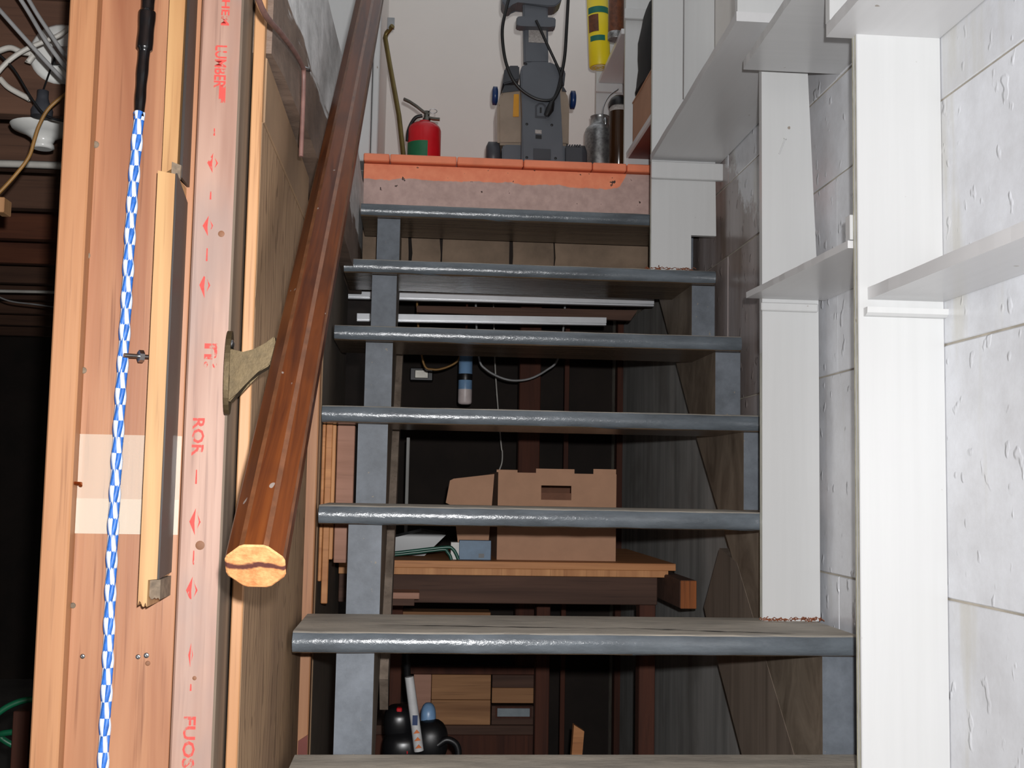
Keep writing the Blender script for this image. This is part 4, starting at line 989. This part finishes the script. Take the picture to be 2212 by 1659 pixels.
cr = thing('wooden_box', (AY(1000, 1560, ky).x, ky+.1, zs0), 'tan wooden box with paler left end on the low rack', 'box')
zc = AY(1000, 1458, ky).z; zmid = AY(1000, 1512, ky).z
B('board', 'crate_wood', AY(932, 1500, ky).x, AY(1060, 1500, ky).x, ky, ky+.02, zs0+.0003, zmid-.0006, cr, .001)
B('board', 'crate_wood', AY(932, 1500, ky).x, AY(1060, 1500, ky).x, ky+.002, ky+.02, zmid+.0006, zc, cr, .001)
B('end_board', 'slat_pink', AY(893, 1500, ky).x, AY(931, 1500, ky).x, ky+.004, ky+.02, zs0+.0003, zc, cr, .001)
B('bottom', 'crate_wood', AY(893, 1500, ky).x, AY(1060, 1500, ky).x, ky+.0205, ky+.28, zs0+.0003, zs0+.01, cr, 0)
db = thing('dark_crate', (AY(1108, 1560, ky).x, ky+.1, zs0), 'dark crate with a jar showing right of the tan wooden box', 'crate')
xa, xb = AY(1063, 1500, ky).x, AY(1153, 1500, ky).x
B('front', 'dark_bench', xa, xb, ky+.004, ky+.02, zs0+.0003, AY(1100, 1526, ky).z, db, .001)
B('middle_board', 'crate_wood', xa, xb, ky+.008, ky+.025, AY(1100, 1520, ky).z, AY(1100, 1487, ky).z, db, .001)
B('upper_board', 'dark_bench', xa, xb, ky+.004, ky+.02, AY(1100, 1486, ky).z, zc, db, .001)
B('window_frame', 'dark_post', xa+.012, xb-.006, ky+.0005, ky+.0038, AY(1100, 1552, ky).z, AY(1100, 1526, ky).z, db, 0)
B('jar_glint', 'glass_jar', xa+.018, xb-.012, ky-.002, ky+.0003, AY(1100, 1548, ky).z, AY(1100, 1530, ky).z, db, .001)
a = AY(1240, 1595, 3.4)
sc_ = MB().prism([(AY(1226, 1640, 3.4).x, AY(1226, 1640, 3.4).z), (AY(1246, 1640, 3.4).x, AY(1246, 1640, 3.4).z), (AY(1262, 1580, 3.4).x, AY(1262, 1580, 3.4).z), (AY(1240, 1566, 3.4).x, AY(1240, 1566, 3.4).z)], 'y', 3.40, 3.43)
tg = thing('orange_offcut', (a.x, 3.4, 0), 'orange timber offcut leaning by the bench leg', 'offcut')
MB().prism([(AY(1218, 1700, 3.4).x, 0.0), (AY(1240, 1700, 3.4).x, 0.0), (AY(1262, 1580, 3.4).x, AY(1262, 1580, 3.4).z), (AY(1240, 1566, 3.4).x, AY(1240, 1566, 3.4).z)], 'y', 3.40, 3.43).ob('length', 'bench_ply', tg)

# ================================================================== CELLAR AT THE LEFT
def lampholder(px, py, y, lab_, r=.06):
    c = AY(px, py, y); t_ = thing('lamp_holder', tuple(c), lab_, 'lamp holder'); return t_, c
# porcelain lamp holder hanging from the first joist
t_, c = lampholder(92, 322, 2.43, 'white porcelain lamp holder without bulb under the joist', .06)
zc_ = AY(92, 278, 2.43).z; h = zc_-c.z
MB().lathe((c.x, c.y, c.z), [(.018, 0), (.023, .002), (.023, .008), (.020, .012), (.024, .022), (.040, .032), (.062, .040), (.066, 1.822-c.z-.001)], 28).ob('body', 'porcelain', t_)
# round white junction cover on the face of the joist with a dark socket below
c = AY(132, 118, 2.349); t2 = thing('round_cover', tuple(c), 'round white electrical cover behind the cable bundle on the joist face', 'electrical cover')
MB().lathe((c.x, 2.3495, c.z), [(.062, 0), (.062, .004), (.055, .010), (.030, .014), (.005, .015)], 32, (0, -1, 0)).ob('plate', 'porcelain', t2)
B('clamp', 'steel', c.x-.012, c.x+.02, 2.326, 2.334, c.z-.03, c.z+.01, t2, .002)
c = AY(90, 252, 2.30); t3 = thing('hanging_socket', tuple(c), 'dark pendant bulb socket hanging above the porcelain lamp holder', 'socket')
MB().lathe(c, [(.020, 0), (.021, .012), (.013, .030), (.011, .038), (.011, .052), (.004, .054)], 20).ob('shell', 'vac_dark', t3)
MB().tube([c+Vector((0, 0, .053)), c+Vector((.01, .02, .12)), Vector((c.x+.01, 2.345, c.z+.16))], .002, 6).ob('cord', 'rubber_black', t3)
for i, (pts, lab_) in enumerate((([(-20, 0), (60, 90), (120, 155), (165, 200)], 'leftmost grey cable of the slanting cable bundle'), ([(25, -30), (58, 20), (100, 90), (140, 145), (170, 185)], 'middle grey cable of the slanting cable bundle'), ([(45, -30), (80, 30), (110, 75), (140, 120), (175, 165)], 'rightmost grey cable of the slanting cable bundle'))):
    cable('bundle_cable', pts, 2.10+.01*i, .0042, 'cable_grey', lab_)
cable('white_conduit', [(-20, 175), (15, 135), (50, 110), (90, 92), (130, 75), (170, 45)], 2.2, .005, 'cable_white', 'white cable arching across the slanting bundle')
cable('looped_cable', [(-15, 115), (20, 103), (45, 112), (70, 118), (60, 135), (72, 120)], 2.25, .006, 'cable_white', 'pale looped cable left of the round cover')
cable('drop_wire', [(-10, 425), (30, 382), (62, 340), (75, 300), (85, 270), (105, 235), (140, 205), (175, 185)], 2.15, .0035, 'cable_brown', 'brown drop wire curling in front of the lamp holder')
cable('black_wire', [(-10, 110), (30, 150), (70, 215), (100, 250), (140, 262)], 2.2, .0025, 'rubber_black', 'thin black wire crossing the joist')
cable('hose_wire', [(0, 170), (20, 190), (60, 212), (65, 215)], 2.3, .006, 'cable_white', 'short pale cable end left of the dark socket')
o = cable('ceiling_pipe', [(-60, 352), (60, 355), (180, 360)], 2.72, .009, 'cable_white', 'thin horizontal pipe below the first joist'); o['category'] = 'pipe'
cable('far_cable', [(-40, 628), (60, 630), (170, 632)], 4.3, .006, 'cable_white', 'pale cable running level deep in the dark cellar')
cable('far_wire', [(-20, 632), (20, 650), (80, 658), (150, 668)], 4.2, .003, 'cable_grey', 'sagging grey wire under the level cable')
tag(B('joist_block', 'edge_pine', AY(-12, 440, 2.2).x, AY(9, 440, 2.2).x, 2.2, 2.24, AY(0, 458, 2.2).z, AY(0, 425, 2.2).z), 'small bright wood block at the left edge of the view', 'block')
hs = thing('garden_hose', (-1.0, 3.0, 0), 'green garden hose in loose loops on the cellar floor', 'hose')
hp = [AY(px, py, 3.0) for px, py in ((-30, 1560), (20, 1525), (70, 1515), (130, 1540), (90, 1585), (20, 1590), (-20, 1600), (10, 1625), (60, 1640), (140, 1645))]
MB().tube(curve([Vector((p.x, 3.0+.01*i, p.z)) for i, p in enumerate(hp)], 6), .008, 8).ob('coil', 'hose_green', hs)
B('hose_peg', 'dark_post', AY(60, 1500, 3.0).x-.02, AY(60, 1500, 3.0).x+.02, 2.96, 3.15, 0, AY(60, 1530, 3.0).z, hs, .002)
